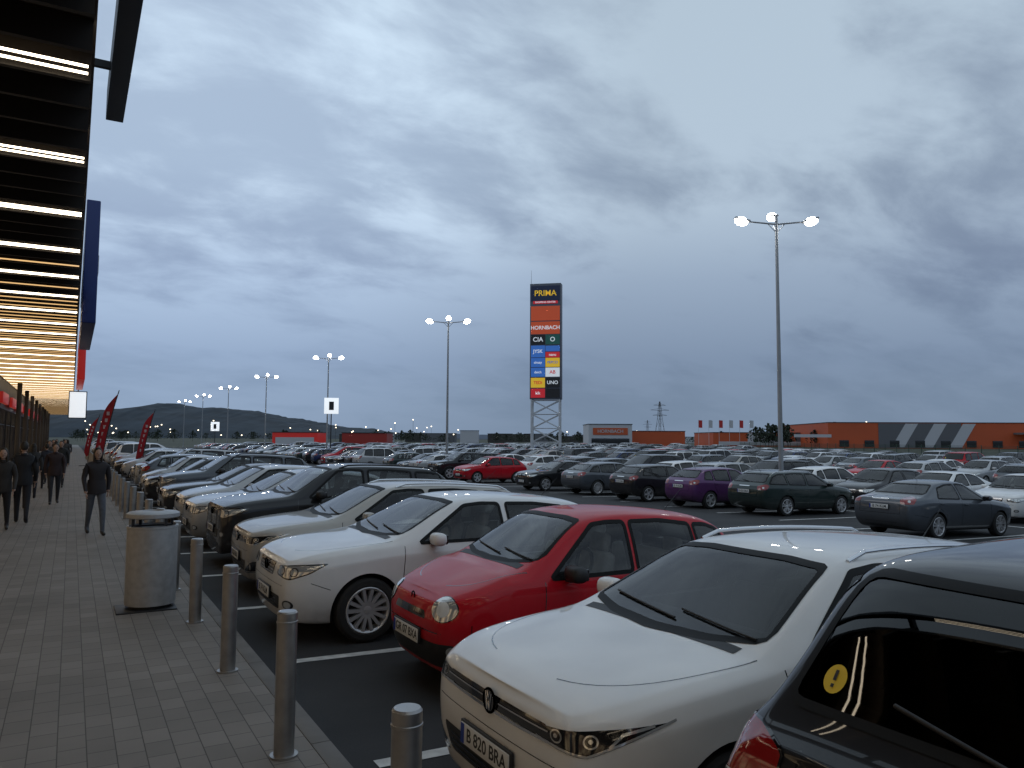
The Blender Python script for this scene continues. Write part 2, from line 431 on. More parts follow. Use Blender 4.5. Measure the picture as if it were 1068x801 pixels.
    if st=='golf':
        z=n-.115
        decal(q(sym([(-.54*W,z-.035),(-.56*W,z+.030)])),F,IDX['gloss'],.002)
        strip([(-.60*W,z-.036),(-.3*W,z-.043),(0,z-.046),(.3*W,z-.043),(.60*W,z-.036)],F,3,.013,.006)
        strip([(-.58*W,z+.005),(0,z-.0),(.58*W,z+.005)],F,3,.007,.006)
        decal(q(sym([(-.52*W,z-.40),(-.62*W,z-.26)]),.04),F,2,.002)
        for k in range(3): strip([(-.5*W,z-.37+k*.035),(.5*W,z-.37+k*.035)],F,IDX['gloss'],.008,.006)
        for s in(1,-1):
            E=fr_corner(s)
            decal(q([(-.22,z-.040),(.08,z-.054),(.26,z+.02),(.46,z+.105),(.12,z+.060),(-.22,z+.030)],.03),E,IDX['gloss'],.002,.03)
            strip([(-.20,z-.033),(.08,z-.046),(.26,z+.028),(.42,z+.092)],E,IDX['lamp'],.011,.005)
            for cx,dz_ in((-.08,0),(.09,.010)):
                decal(circ(cx,z+.003+dz_,.034,.028),E,IDX['lamp'],.004,.02); decal(circ(cx,z+.003+dz_,.026,.021),E,IDX['gloss'],.006,.02); decal(circ(cx,z+.005+dz_,.011,.009,12),E,IDX['lamp'],.008,.02)
            strip([(.17,z-.005),(.22,z+.046),(.34,z+.076)],E,IDX['lamp'],.012,.005)
            decal(q([(-.16,z-.40),(.16,z-.38),(.18,z-.25),(.05,z-.26)],.03),E,IDX['gloss'],.002)
            strip([(-.14,z-.41),(.17,z-.39)],E,3,.01,.005)
        strip([(-.7*W,z-.13),(0,z-.135),(.7*W,z-.13)],F,IDX['gloss'],.005,.001)
        p,_=cast(F,0,z-.005,.012)
        ring(B,p,.058,.007,3); 
        B.cyl((p.x+.01,0,p.z),(p.x-.002,0,p.z),.052,.052,IDX['gloss'],24)
        for a,b in(((-.03,.042),(-.012,-.045)),((.03,.042),(.012,-.045)),((-.012,-.045),(.0,-.002)),((.012,-.045),(0,-.002)),((-.013,.045),(0,.012)),((.013,.045),(0,.012))):
            B.cyl((p.x-.004,a[0],p.z+a[1]),(p.x-.004,b[0],p.z+b[1]),.0045,.0045,3,6)
    elif st=='matiz':
        z=n-.105
        for s in(1,-1):
            E=fr_corner(s,ang=30)
            decal(circ(-.03,z,.13,.095,24),E,IDX['gloss'],.001,.03); decal(circ(-.03,z,.122,.088,24),E,IDX['lamp'],.006,.02); decal(circ(-.03,z,.06,.055),E,IDX['plate'],.009,.02)
            decal(circ(.06,z-.32,.05,.045),E,IDX['lamp'],.006,.03)
        decal(q(sym([(-.42*W,z-.10),(-.38*W,z-.04)])),F,IDX['gloss'],.002)
        decal(q(sym([(-.80*W,z-.45),(-.80*W,z-.26)]),.03),F,2,.003)
        p,_=cast(F,0,z+.03,.005); ring(B,p,.03,.006,3)
        strip([(-.7*W,z-.18),(.7*W,z-.18)],F,IDX['gloss'],.008,.001)
    else:
        z=n-.11
        g0=.34 if st=='std' else .42
        decal(q(sym([(-g0*W,z-.085),(-(g0+.04)*W,z+.045)]),.03),F,IDX['gloss'],.002)
        for k in range(4): strip([(-g0*W,z-.065+k*.03),(g0*W,z-.065+k*.03)],F,3 if (k in(0,3) or P.get('chromeg')) else 2,.011,.006)
        p,_=cast(F,0,z-.01,.012); ring(B,p,.05,.009,3)
        decal(q(sym([(-.55*W,z-.40),(-.62*W,z-.26)]),.04),F,2,.002)
        for k in range(3): strip([(-.5*W,z-.37+k*.035),(.5*W,z-.37+k*.035)],F,IDX['gloss'],.008,.006)
        for s in(1,-1):
            E=fr_corner(s)
            hp=[(-.20,z-.055),(.06,z-.085),(.24,z-.02),(.38,z+.08),(.08,z+.062),(-.20,z+.03)]
            decal(q(hp,.035),E,IDX['gloss'],.0015,.03)
            k=.90; decal(q([((a-.05)*k+.05,z-.0+(b-z-.0)*k*.92) for a,b in hp],.03),E,IDX['lamp'],.004,.03)
            for cx in(-.07,.09): decal(circ(cx,z-.008,.045,.042),E,IDX['gloss'],.006,.02); decal(circ(cx,z-.008,.036,.033),E,IDX['lamp'],.008,.02)
            decal(circ(.02,z-.33,.07,.045),E,2,.003,.03); decal(circ(.02,z-.33,.045,.033),E,IDX['lamp'],.006,.03)
        strip([(-.7*W,z-.15),(.7*W,z-.15)],F,IDX['gloss'],.005,.001)
    R=fr_rear(); zr=dz-.06
    tall=P.get('tall',0)
    for s in(1,-1):
        E=fr_corner(s,True)
        tp=[(-.12,zr-.13),(.18,zr-.13),(.26,zr+.0),(.20,zr+.05+tall),(.06,zr+.04+tall),(-.12,zr-.01)]
        if tall: tp=[(-.10,zr-.20),(.12,zr-.20),(.22,zr-.08),(.24,zr+.02),(.10,zr+.03),(-.06,zr-.02)]
        decal(q(tp,.03),E,IDX['tail'],.004,.03); strip(q(tp,.03),E,IDX['gloss'],.008,.005,True)
        cx=sum(a for a,b in tp)/len(tp)
        if not tall: decal(circ(cx,zr-.06,.035,.03,14),E,IDX['lamp'],.006,.02)
        else: strip([(tp[0][0]+.03,zr-.15),(.14,zr-.15)],E,IDX['lamp'],.03,.006)
    hw=.62*W
    strip([(-hw,zr+.0),(-hw,.62),(hw,.62),(hw,zr+.0)],R,IDX['gloss'],.008,.001)
    strip([(-.5*W,.36),(.5*W,.36)],R,2,.1,.003)
    strip([(-.22,zr-.02),(.22,zr-.02)],R,P.get('rtrim',3),.02,.012)
    if P['L']-P['rgx']<.4:
        pts=[cast(R,.02-.06*k,dz+.06+.01*k,.014)[0] for k in range(7)]
        for a,b in zip(pts,pts[1:]): B.cyl(a,b,.008,.008,2,6)
    if P.get('sticker'):
        sy=P.get('sy',-.62)*W
        decal(circ(sy,dz+.14,.042,.042),R,IDX['amber'],.006,.03)
        strip([(sy,dz+.165),(sy,dz+.135)],R,2,.012,.009); strip([(sy,dz+.125),(sy,dz+.115)],R,2,.012,.009)
    xb=P['doors'][1]
    sh=belt(xb)-.02; sc=IDX['seat'] if P.get('lightseat') else 6
    for s in(1,-1):
        y=s*.40*W
        B.box((xb-.42,y,.52),(.5,.44,.14),sc,.05)
        mx=Matrix.Translation((xb-.17,y,.82))@Matrix.Rotation(math.radians(14),4,'Y'); B.box((0,0,0),(.13,.44,.56),sc,.055,mx)
        mx=Matrix.Translation((xb-.09,y,1.16+(H-1.47)*.7))@Matrix.Rotation(math.radians(10),4,'Y'); B.box((0,0,0),(.09,.25,.17),sc,.04,mx)
        B.cyl((xb-.1,y-.05,1.0),(xb-.095,y-.05,1.12),.006,.006,3,6); B.cyl((xb-.1,y+.05,1.0),(xb-.095,y+.05,1.12),.006,.006,3,6)
        B.box((xb+.78,y,1.10+(H-1.47)*.7),(.08,.24,.14),sc,.035)
    B.box((xb+.45,0,.52),(.5,W*1.5,.14),sc,.05); B.box((xb+.75,0,.80),(.14,W*1.5,.5),sc,.05)
    B.box((c+.42,0,hz-.14),(.42,W*1.6,.22),6,.06)
    wm=Matrix.Translation((c+.75,-.40*W,hz-.08))@Matrix.Rotation(math.radians(-65),4,'Y')
    ring(B,Vector((0,0,0)),.18,.014,2,wm,'Z')
    B.box((P['rx0']+.12,0,H-.17),(.02,.22,.06),2,.01)
    B.cyl((P['rx1']-.15,0,ztop(P,P['rx1']-.15)-.02),(P['rx1']+.1,0,H+.16),.005,.002,2,6)
    mats=slot_mats()
    if P.get('gl'): mats[1]=P['gl']
    me=B.mesh(name,mats)
    me.transform(Matrix.Translation((-L/2,0,0)))
    return me
def ring(B,c,R,r,mi,mx=None,axis='X'):
    vs=[];ns=[];N=24;K=8
    for i in range(N):
        t=2*math.pi*i/N
        for j in range(K):
            p=2*math.pi*j/K
            rad=Vector((0,math.cos(t),math.sin(t))) if axis=='X' else Vector((math.cos(t),math.sin(t),0))
            ax=Vector((1,0,0)) if axis=='X' else Vector((0,0,1))
            nn=rad*math.cos(p)+ax*math.sin(p); vs.append(c+rad*R+nn*r); ns.append(nn)
    fs=[[i*K+j,i*K+(j+1)%K,((i+1)%N)*K+(j+1)%K,((i+1)%N)*K+j] for i in range(N) for j in range(K)]
    B.add(vs,fs,mi,[[ns[k] for k in f] for f in fs],mx)
_t={}
def TXT(s):
    if s not in _t: _t[s]=text_mesh(s,.095,.001)
    return _t[s]
def make_wheel(kind):
    B=Builder()
    def lathe(prof,mi,seg=40):
        bm=bmesh.new(); rs=[]
        for r,y in prof: rs.append([bm.verts.new((r*math.cos(2*math.pi*i/seg),y,r*math.sin(2*math.pi*i/seg))) for i in range(seg)])
        for a,b in zip(rs,rs[1:]):
            for i in range(seg): bm.faces.new((a[i],a[(i+1)%seg],b[(i+1)%seg],b[i]))
        bmesh.ops.recalc_face_normals(bm,faces=bm.faces[:]); me=bm_mesh(bm,30); B.add_mesh(me,mi)
    R=.32; rr=.222 if kind!=1 else .18
    lathe([(rr-.01,-.1),(R-.03,-.105),(R-.006,-.085),(R,-.03),(R,.03),(R-.006,.085),(R-.03,.105),(rr+.02,.108),(rr,.095)],4)
    lathe([(rr+.008,.102),(rr-.002,.107),(rr-.02,.092),(rr-.03,.02),(rr-.03,-.08)],5)
    lathe([(rr-.02,.0),(.03,.0),(.001,.0)],2)
    lathe([(.06,.03),(.055,.084),(.03,.093),(.001,.094)],5,20)
    n={0:10,1:8,2:5,3:14}[kind]
    for i in range(n):
        a=2*math.pi*i/n
        if kind in(0,): a+= (.16 if i%2 else -.16)*.6
        w={0:.042,1:.06,2:.075,3:.036}[kind]
        mx=Matrix.Rotation(-a,4,'Y')
        vs=[(.04,.045,-w*.6),(.04,.045,w*.6),(.04,.088,w*.45),(.04,.088,-w*.45),(rr-.006,.05,-w*.55),(rr-.006,.05,w*.55),(rr-.006,.100,w*.45),(rr-.006,.100,-w*.45)]
        B.add(vs,[[3,2,6,7],[0,3,7,4],[2,1,5,6]],5,None,mx)
    if kind==1:
        lathe([(rr-.005,.09),(rr-.05,.1),(.09,.085),(.05,.09)],5)
    return B.mesh('wheel',slot_mats())
WHEEL={k:make_wheel(k) for k in(0,1,2,3)}
TYPES={
'wagon':dict(L=4.56,W=.90,H=1.47,nose=.84,hood=1.0,cowl=1.14,rx0=1.93,rx1=3.9,rgx=4.42,deck=1.03,b0=.95,b1=1.02,wr=.71,sill=.18,xf=.87,xr=3.50,r=.32,tf=.70,fo=.9,sweep=.13,
   win=[(1.42,2.47,2.47,2.02),(2.56,3.36,3.36,2.56),(3.44,4.22,4.0,3.44)],doors=(1.25,2.51,3.42),front='golf',pz=.49,txt='B 820 BRA',rails=3,wheel=0),
'small':dict(L=3.5,W=.755,H=1.48,nose=.83,hood=1.03,cowl=.80,rx0=1.42,rx1=2.95,rgx=3.38,deck=1.02,b0=.92,b1=.98,wr=.71,sill=.19,xf=.64,xr=2.96,r=.275,tf=.60,fo=1.5,cr4=.1,sweep=.15,drop=.07,tr=.70,gl=G_CLEAR,
   win=[(1.00,1.85,1.85,1.50),(1.91,2.62,2.62,1.91),(2.67,3.12,2.98,2.67)],doors=(.94,1.88,2.65),front='matiz',pz=.48,txt='GR 07 BXA',wheel=1,mirror=2,handle=2,mould=1,lightseat=1),
'hatch':dict(L=4.5,W=.90,H=1.47,nose=.84,hood=1.01,cowl=1.16,rx0=1.95,rx1=3.62,rgx=4.3,deck=1.03,b0=.95,b1=1.02,wr=.70,sill=.19,xf=.88,xr=3.58,r=.325,drop=.07,gl=G_CLEAR,
   win=[(1.44,2.48,2.48,2.04),(2.57,3.36,3.36,2.57),(3.44,4.0,3.72,3.44)],doors=(1.27,2.52,3.42),front='std',pz=.46,wheel=3,chromeg=1,lightseat=1),
'compact':dict(L=4.15,W=.87,H=1.48,nose=.82,hood=1.0,cowl=1.02,rx0=1.78,rx1=3.42,rgx=4.02,deck=1.04,b0=.94,b1=1.03,wr=.70,sill=.18,xf=.82,xr=3.36,r=.31,drop=.06,fo=1.2,
   win=[(1.30,2.28,2.28,1.86),(2.36,3.12,3.12,2.36),(3.2,3.62,3.46,3.2)],doors=(1.13,2.32,3.18),front='std',pz=.44,wheel=2),
'sedan':dict(L=4.62,W=.89,H=1.45,nose=.81,hood=.98,cowl=1.22,rx0=2.05,rx1=3.2,rgx=3.98,deck=1.05,b0=.93,b1=1.0,wr=.68,sill=.18,xf=.88,xr=3.55,r=.32,drop=.05,
   win=[(1.50,2.52,2.52,2.14),(2.61,3.5,3.30,2.61)],doors=(1.32,2.56,3.5),front='std',pz=.43,wheel=0),
'suv':dict(L=4.34,W=.91,H=1.66,nose=.99,hood=1.15,cowl=1.10,rx0=1.78,rx1=3.75,rgx=4.22,deck=1.15,b0=1.09,b1=1.15,wr=.74,sill=.27,xf=.84,xr=3.50,r=.355,clad=1,rails=2,tf=.78,fo=.6,tr=.84,sweep=.06,
   win=[(1.38,2.32,2.32,1.88),(2.41,3.2,3.2,2.41),(3.29,3.88,3.76,3.29)],doors=(1.20,2.36,3.27),front='suv',pz=.60,rpz=.85,wheel=2,mirror=2),
'mpv':dict(L=4.45,W=.92,H=1.73,nose=.86,hood=1.10,cowl=.92,rx0=1.85,rx1=3.90,rgx=4.33,deck=1.13,b0=1.02,b1=1.11,wr=.78,sill=.19,xf=.86,xr=3.56,r=.32,tall=.12,rtrim=0,tr=.92,gl=G_DARK,
   win=[(1.30,2.40,2.40,1.98),(2.49,3.3,3.3,2.49),(3.38,4.04,3.92,3.38)],doors=(1.10,2.44,3.36),front='std',pz=.46,rpz=.70,wheel=2,sticker=1),
}
MESH={k:build_car('car_'+k,P) for k,P in TYPES.items()}
print('cars built',time.time()-T0)
def lot_z(x): return -.10-.0225*(clamp(x,1.53,22)-1.53)
PITCH=math.atan(.0225)
def place(kind,x_near,y,pnt,flip=False,jit=True):
    L=TYPES[kind]['L']; xc=x_near+L/2
    o=link(bpy.data.objects.new('parked_car',MESH[kind]))
    o.material_slots[0].link='OBJECT'; o.material_slots[0].material=pnt
    a=(math.pi if flip else 0)+(random.uniform(-.025,.025) if jit else 0)
    tilt=PITCH if xc<22 else 0
    o.matrix_world=Matrix.Translation((xc,y,lot_z(xc)+.001))@Matrix.Rotation(tilt,4,'Y')@Matrix.Rotation(a,4,'Z')
    return o
place('mpv',1.95,1.16,P_BLACK,True,False)
place('wagon',1.84,3.55,P_WHITE,False,False)
place('small',2.45,6.10,P_RED,False,False)
place('hatch',1.80,8.5,P_WHITE,False,False)
place('wagon',1.95,11.0,P_BEIGE)
place('suv',2.0,13.45,P_BLACK)
place('hatch',1.9,15.95,P_SILVER)
place('compact',2.0,18.4,P_SILVER); place('sedan',1.9,20.9,P_BLACK); place('suv',2.1,23.4,P_GREY); place('compact',1.9,25.9,P_BLACK)
cols=[P_BLACK,P_BLACK,P_GREY,P_GREY,P_SILVER,P_SILVER,P_SILVER,P_WHITE,P_WHITE,P_WHITE,P_RED,P_BLUE,P_BEIGE,P_GREEN,P_BLACK]
kinds=['wagon','hatch','compact','compact','sedan','suv','mpv','sedan','small']
y=28.4
while y<150:
    if random.random()<.93: place(random.choice(kinds),1.95+random.uniform(-.15,.3),y,random.choice(cols[:10] if y<60 else cols),random.random()<.2)
    y+=2.5
for kd,yy,pp,fl,xx in [('compact',38.6,P_RED,0,18.6),('sedan',31.6,P_BLACK,0,18.6),('hatch',28.4,P_GREY,1,19.2),('compact',24.6,P_BLACK,1,19),('compact',21.2,P_PURPLE,1,19),('wagon',18.2,P_GREEN,1,19.2),
      ('sedan',12.2,P_GREY,1,17.6),('hatch',9.2,P_BLACK,0,20),('suv',43,P_BLACK,0,19),('sedan',46,P_SILVER,1,19),
      ('compact',20.8,P_WHITE,1,24.6),('sedan',16.2,P_WHITE,0,24.6),('hatch',13.4,P_WHITE,0,24.7),('compact',18.4,P_BLACK,0,24.6),('suv',23.5,P_BLACK,0,24.6),('wagon',26.2,P_SILVER,1,24.6),('compact',29,P_WHITE,1,24.6)]:
    place(kd,xx,yy,pp,bool(fl))
def fence_x(y): return 75+(y-37.6)*.51
def fill(x,y0,y1,occ):
    y=y0
    while y<y1:
        if random.random()<occ and x+5<fence_x(y)-3 and not (52<x<64 and 86<y<100): place(random.choice(kinds),x+random.uniform(-.3,.3),y,random.choice(cols),random.random()<.5)
        y+=2.6
fill(19,49,150,.9); fill(24.6,31.8,150,.9)
for x in (37,42.6): fill(x,x*.45,155,.88)
for x in (55,60.6,73,78.6): fill(x,x*.45,160,.8)
for x in (91,96.6,109): fill(x,x*.45+20,165,.55)
# ------------------------------------------------------------------ ground
def tex_ground(name,c1,c2,scale,rough=.9,bump=.3,fine=120):
    m,n,l,b=new_mat(name); geo=n.new('ShaderNodeNewGeometry')
    t=n.new('ShaderNodeTexNoise'); t.inputs['Scale'].default_value=scale; t.inputs['Detail'].default_value=8; l.new(geo.outputs['Position'],t.inputs['Vector'])
    t2=n.new('ShaderNodeTexNoise'); t2.inputs['Scale'].default_value=fine; t2.inputs['Detail'].default_value=3; l.new(geo.outputs['Position'],t2.inputs['Vector'])
    ad=n.new('ShaderNodeMath'); ad.operation='MULTIPLY_ADD'; ad.inputs[1].default_value=.35; l.new(t2.outputs['Fac'],ad.inputs[0]); 
    ml=n.new('ShaderNodeMath'); ml.operation='MULTIPLY'; ml.inputs[1].default_value=.65; l.new(t.outputs['Fac'],ml.inputs[0]); l.new(ml.outputs[0],ad.inputs[2])
    r=n.new('ShaderNodeValToRGB'); r.color_ramp.elements[0].position=.35; r.color_ramp.elements[1].position=.65
    r.color_ramp.elements[0].color=(*c1,1); r.color_ramp.elements[1].color=(*c2,1)
    l.new(ad.outputs[0],r.inputs['Fac']); l.new(r.outputs['Color'],b.inputs['Base Color']); b.inputs['Roughness'].default_value=rough
    bp=n.new('ShaderNodeBump'); bp.inputs['Strength'].default_value=bump; bp.inputs['Distance'].default_value=.006; l.new(t2.outputs['Fac'],bp.inputs['Height']); l.new(bp.outputs['Normal'],b.inputs['Normal'])
    return m
asphalt=tex_ground('asphalt',(.024,.025,.027),(.044,.044,.046),.9)
earth=tex_ground('dry_grass',(.035,.04,.02),(.07,.07,.04),.05)
def sheet(name,rows,mt):
    B=Builder(); vs=[];fs=[]
    for x,z,y0,y1 in rows: vs+=[(x,y0,z),(x,y1,z)]
    for i in range(len(rows)-1): fs.append([2*i,2*i+2,2*i+3,2*i+1])
    B.add(vs,fs,0); return B.obj(name,[mt])
sheet('ground',[(-6000,-.63,-2000,9000),(9000,-.63,-2000,9000)],earth)
sheet('parking_lot_asphalt',[(1.53,-.10,-60,200),(22,lot_z(22),-60,200),(125,lot_z(22)-.004,-60,200)],asphalt)
m,n,l,b=new_mat('concrete_pavers'); geo=n.new('ShaderNodeNewGeometry'); mp=n.new('ShaderNodeMapping'); mp.inputs['Rotation'].default_value=(0,0,math.pi/2)
l.new(geo.outputs['Position'],mp.inputs['Vector'])
br=n.new('ShaderNodeTexBrick'); l.new(mp.outputs[0],br.inputs['Vector']); br.inputs['Scale'].default_value=1
br.inputs['Brick Width'].default_value=.24; br.inputs['Row Height'].default_value=.16; br.inputs['Mortar Size'].default_value=.004; br.inputs['Mortar Smooth'].default_value=.4
br.inputs['Color1'].default_value=(.205,.182,.160,1); br.inputs['Color2'].default_value=(.255,.227,.200,1); br.inputs['Mortar'].default_value=(.08,.070,.062,1)
t=n.new('ShaderNodeTexNoise'); t.inputs['Scale'].default_value=.8; t.inputs['Detail'].default_value=8; l.new(geo.outputs['Position'],t.inputs['Vector'])
mr=n.new('ShaderNodeMapRange'); mr.inputs['To Min'].default_value=.6; mr.inputs['To Max'].default_value=1.3; l.new(t.outputs['Fac'],mr.inputs['Value'])
mx=n.new('ShaderNodeMix'); mx.data_type='RGBA'; mx.blend_type='MULTIPLY'; mx.inputs[0].default_value=1; l.new(br.outputs['Color'],mx.inputs[6]); l.new(mr.outputs[0],mx.inputs[7])
l.new(mx.outputs[2],b.inputs['Base Color']); b.inputs['Roughness'].default_value=.75
bp=n.new('ShaderNodeBump'); bp.inputs['Strength'].default_value=.4; bp.inputs['Distance'].default_value=.004; bp.invert=True; l.new(br.outputs['Fac'],bp.inputs['Height']); l.new(bp.outputs['Normal'],b.inputs['Normal'])
pavers=m
B=Builder(); B.add([(-6,-60,0),(1.40,-60,0),(1.40,200,0),(-6,200,0)],[[0,1,2,3]],0); B.obj('pavement',[pavers])
kerbm=mat('kerb_concrete',(.17,.16,.15),.85,noise=.2,nscale=3)
B=Builder(); y=-20
while y<160:
    B.box((1.465,y+.5,-.06),(.126,.994,.13),0,.008); y+=1
B.obj('kerb',[kerbm])
B=Builder(); B.box((1.465,70,-.09),(.12,180,.14),0); B.obj('kerb_bedding',[mat('mortar',(.07,.065,.06),.9)])
linem=mat('road_paint_white',(.62,.62,.60),.7,noise=.25,nscale=8)
B=Builder()
def line(x0,x1,y,w=.12):
    n=6; vs=[];fs=[]
    for i in range(n+1):
        x=lerp(x0,x1,i/n); z=lot_z(x)+.005; vs+=[(x,y-w/2,z),(x,y+w/2,z)]
    for i in range(n): fs.append([2*i,2*i+2,2*i+3,2*i+1])
    B.add(vs,fs,0)
k=-3
while -.25+k*2.5<150: line(1.75,6.8,-.25+k*2.5+.0); k+=1
for x0,x1 in((18.8,24),(24.3,29.4),(36.8,42),(42.2,47.6)):
    y=6.0
    while y<140: line(x0,x1,y); y+=2.6
for x0 in (24.15,42.1):
    B.add([(x0-.06,4,lot_z(x0)+.006),(x0+.06,4,lot_z(x0)+.006),(x0+.06,140,lot_z(x0)+.006),(x0-.06,140,lot_z(x0)+.006)],[[0,1,2,3]],0)
B.obj('parking_bay_markings',[linem])
# ------------------------------------------------------------------ bollards, bin
steel=mat('brushed_steel',(.36,.35,.34),.38,.85,noise=.15,nscale=9)
dark=mat('dark_metal',(.03,.03,.032),.5,.3)
r=.062
prof=[(.085,0),(.085,.012),(r,.014),(r,.80),(r+.003,.802),(r+.003,.812),(r,.815),(r,.862),(r-.008,.872),(.001,.875)]
bm=bmesh.new(); rs=[]
for rr,z in prof: rs.append([bm.verts.new((rr*math.cos(2*math.pi*i/28),rr*math.sin(2*math.pi*i/28),z)) for i in range(28)])
for a,b_ in zip(rs,rs[1:]):
    for i in range(28): bm.faces.new((a[i],a[(i+1)%28],b_[(i+1)%28],b_[i]))
bmesh.ops.recalc_face_normals(bm,faces=bm.faces[:]); bme=bm_mesh(bm); bme.materials.append(steel)
for k in range(-1,40):
    o=link(bpy.data.objects.new('bollard',bme)); o.location=(1.21,2.95+1.96*k,0); o.rotation_euler=(random.uniform(-.008,.008),random.uniform(-.008,.008),0)
def lathe_b(B,prof,mi,seg=40,c=(0,0,0)):
    bm=bmesh.new(); rs=[]
    for rr,z in prof: rs.append([bm.verts.new((c[0]+rr*math.cos(2*math.pi*i/seg),c[1]+rr*math.sin(2*math.pi*i/seg),c[2]+z)) for i in range(seg)])
    for a,b_ in zip(rs,rs[1:]):
        for i in range(seg): bm.faces.new((a[i],a[(i+1)%seg],b_[(i+1)%seg],b_[i]))
    bmesh.ops.recalc_face_normals(bm,faces=bm.faces[:]); me=bm_mesh(bm); B.add_mesh(me,mi); bpy.data.meshes.remove(me)
B=Builder()
lathe_b(B,[(.27,.05),(.27,.90),(.275,.905),(.275,.93),(.25,.935),(.25,.9)],0)
lathe_b(B,[(.22,.0),(.22,.06),(.0,.06)],1); lathe_b(B,[(.245,.90),(.0,.90)],1)
lathe_b(B,[(.275,1.02),(.285,1.03),(.285,1.07),(.26,1.085),(.12,1.10),(.11,1.08),(.0,1.07)],0); lathe_b(B,[(.275,1.02),(.0,1.02)],1)
for k in range(4):
    a=k*math.pi/2+.5; B.box((.245*math.cos(a),.245*math.sin(a),.975),(.03,.03,.12),1)
B.box((-.05,-.05,.008),(.62,.5,.016),1,.004); B.box((0,0,.93),(.4,.03,.02),1)
B.obj('litter_bin',[mat('bin_steel',(.42,.42,.42),.5,.6,noise=.12,nscale=14),dark],(.86,9.85,0))
# ------------------------------------------------------------------ street lamps
lampmetal=mat('galvanised_steel',(.32,.33,.34),.5,.6,noise=.1,nscale=2)
led=mat('led_white',(.8,.8,.8),.5,emit=(1,.98,.93),es=40,sample=True)
ledfar=mat('led_white_far',(.8,.8,.8),.5,emit=(1,.98,.93),es=40)
def lamp_mesh(ledm):
    B=Builder(); H=11.45
    B.cyl((0,0,0),(0,0,.5),.14,.13,0,14); B.cyl((0,0,.5),(0,0,H-.2),.10,.055,0,14); B.box((0,0,.01),(.4,.4,.03),0)
    for a in(-30,150,62):
        a=math.radians(a); d=Vector((math.cos(a),math.sin(a),0)); L=1.15 if a!=math.radians(62) else .2
        up_=.0 if L>1 else .3
        B.cyl((0,0,H-.35),Vector((0,0,H-.24+up_))+d*L,.035,.03,0,8)
        B.cyl(Vector((0,0,H-.7)),Vector((0,0,H-.32))+d*.35,.015,.015,0,6)
        mx=Matrix.Translation(Vector((0,0,H-.2+up_))+d*(L+.22))@Matrix.Rotation(a,4,'Z')@Matrix.Rotation(math.radians(-14),4,'Y')
        B.box((0,0,.03),(.62,.30,.08),0,.02,mx)
        B.ball((.02,0,-.03),(.27,.19,.17),1,mx,14)
    B.cyl((0,0,H-.45),(0,0,H),.065,.05,0,12)
    return B.mesh('lamp',[lampmetal,ledm])
LM=lamp_mesh(led); LM2=lamp_mesh(ledfar)
for k in range(0,7): o=link(bpy.data.objects.new('street_lamp',LM if k<2 else LM2)); o.location=(24.1,20.9+30.8*k,lot_z(24))
# ------------------------------------------------------------------ retail building
soff=mat('canopy_soffit_bronze',(.030,.019,.012),.4,.5,noise=.15,nscale=2)
beamm=mat('canopy_dark_beam',(.018,.014,.011),.5,.2)
stripw=mat('strip_light_white',(.8,.8,.8),.5,emit=(1,.84,.62),es=6,sample=True)
stripg=mat('strip_light_warm',(.8,.8,.8),.5,emit=(1,.60,.24),es=.9)
store=mat('lit_shopfront',(.3,.25,.2),.4,emit=(1,.62,.30),es=.75,noise=.3,nscale=.7,sample=True)
nn_,ll_=store.node_tree.nodes,store.node_tree.links; tt=nn_.new('ShaderNodeTexVoronoi'); tt.inputs['Scale'].default_value=.9; g_=nn_.new('ShaderNodeNewGeometry'); ll_.new(g_.outputs['Position'],tt.inputs['Vector'])
rm=nn_.new('ShaderNodeValToRGB'); rm.color_ramp.elements[0].color=(1,.75,.42,1); rm.color_ramp.elements[1].color=(.16,.07,.03,1); rm.color_ramp.elements[0].position=.1; rm.color_ramp.elements[1].position=.75
ll_.new(tt.outputs['Distance'],rm.inputs[0]); ll_.new(rm.outputs[0],nn_['Principled BSDF'].inputs['Emission Color'])
clad=mat('facade_cladding',(.05,.045,.04),.5,.2,noise=.15,nscale=.5)
bld=empty('retail_building')
B=Builder(); B.box((-9,70,4.6),(9.6,190,10.4),0); B.obj('walls',[clad],parent=bld)
B=Builder(); B.box((-2.07,70,6.24),(4.26,190,.22),0); B.obj('canopy',[soff],parent=bld)
B=Builder(); 
y=-22.2
while y<160:
    B.box((-2.07,y,5.97),(4.2,.07,.32),0); y+=.77
B.obj('canopy_slats',[beamm],parent=bld)
B=Builder()
k=-8
while 12.2+3.08*k<160:
    yy=12.2+3.08*k
    for dy in(-.09,.09): B.box((-2.05,yy+dy,5.84),(4.1,.022,.022),0)
    k+=1
for dx in(-.09,0,.09): B.box((.40+dx,-6,6.985),(.018,22.8,.02),0)
B.obj('canopy_strip_lights',[stripw],parent=bld)
B=Builder(); k=2
while 12.2+3.08*k<160:
    yy=12.2+3.08*k
    B.box((-2.05,yy+1.54,5.82),(4.1,.03,.025),0)
    if 3<k<26: B.box((-2.05,yy+.77,5.82),(4.1,.025,.025),0); B.box((-2.05,yy+2.31,5.82),(4.1,.025,.025),0)
    k+=1
B.obj('canopy_warm_lights',[stripg],parent=bld)
B=Builder(); B.box((.40,-3,7.25),(.25,33.2,.5),0,.01)
for y in range(-18,14,3): B.box((.0,y,7.2),(.7,.08,.1),0); B.box((-.25,y,6.7),(.08,.08,1.1),0)
B.obj('edge_fascia',[dark],parent=bld)
B=Builder(); Bf=Builder(); y=-14
while y<158:
    B.box((-4.12,y+2,1.9),(.1,3.7,3.6),0)
    for dx in(0,1.25,2.5,3.75): Bf.box((-4.03,y+.13+dx,1.9),(.09,.07,3.7),0)
    Bf.box((-4.03,y+2,2.7),(.08,3.8,.06),0)
    y+=5.2
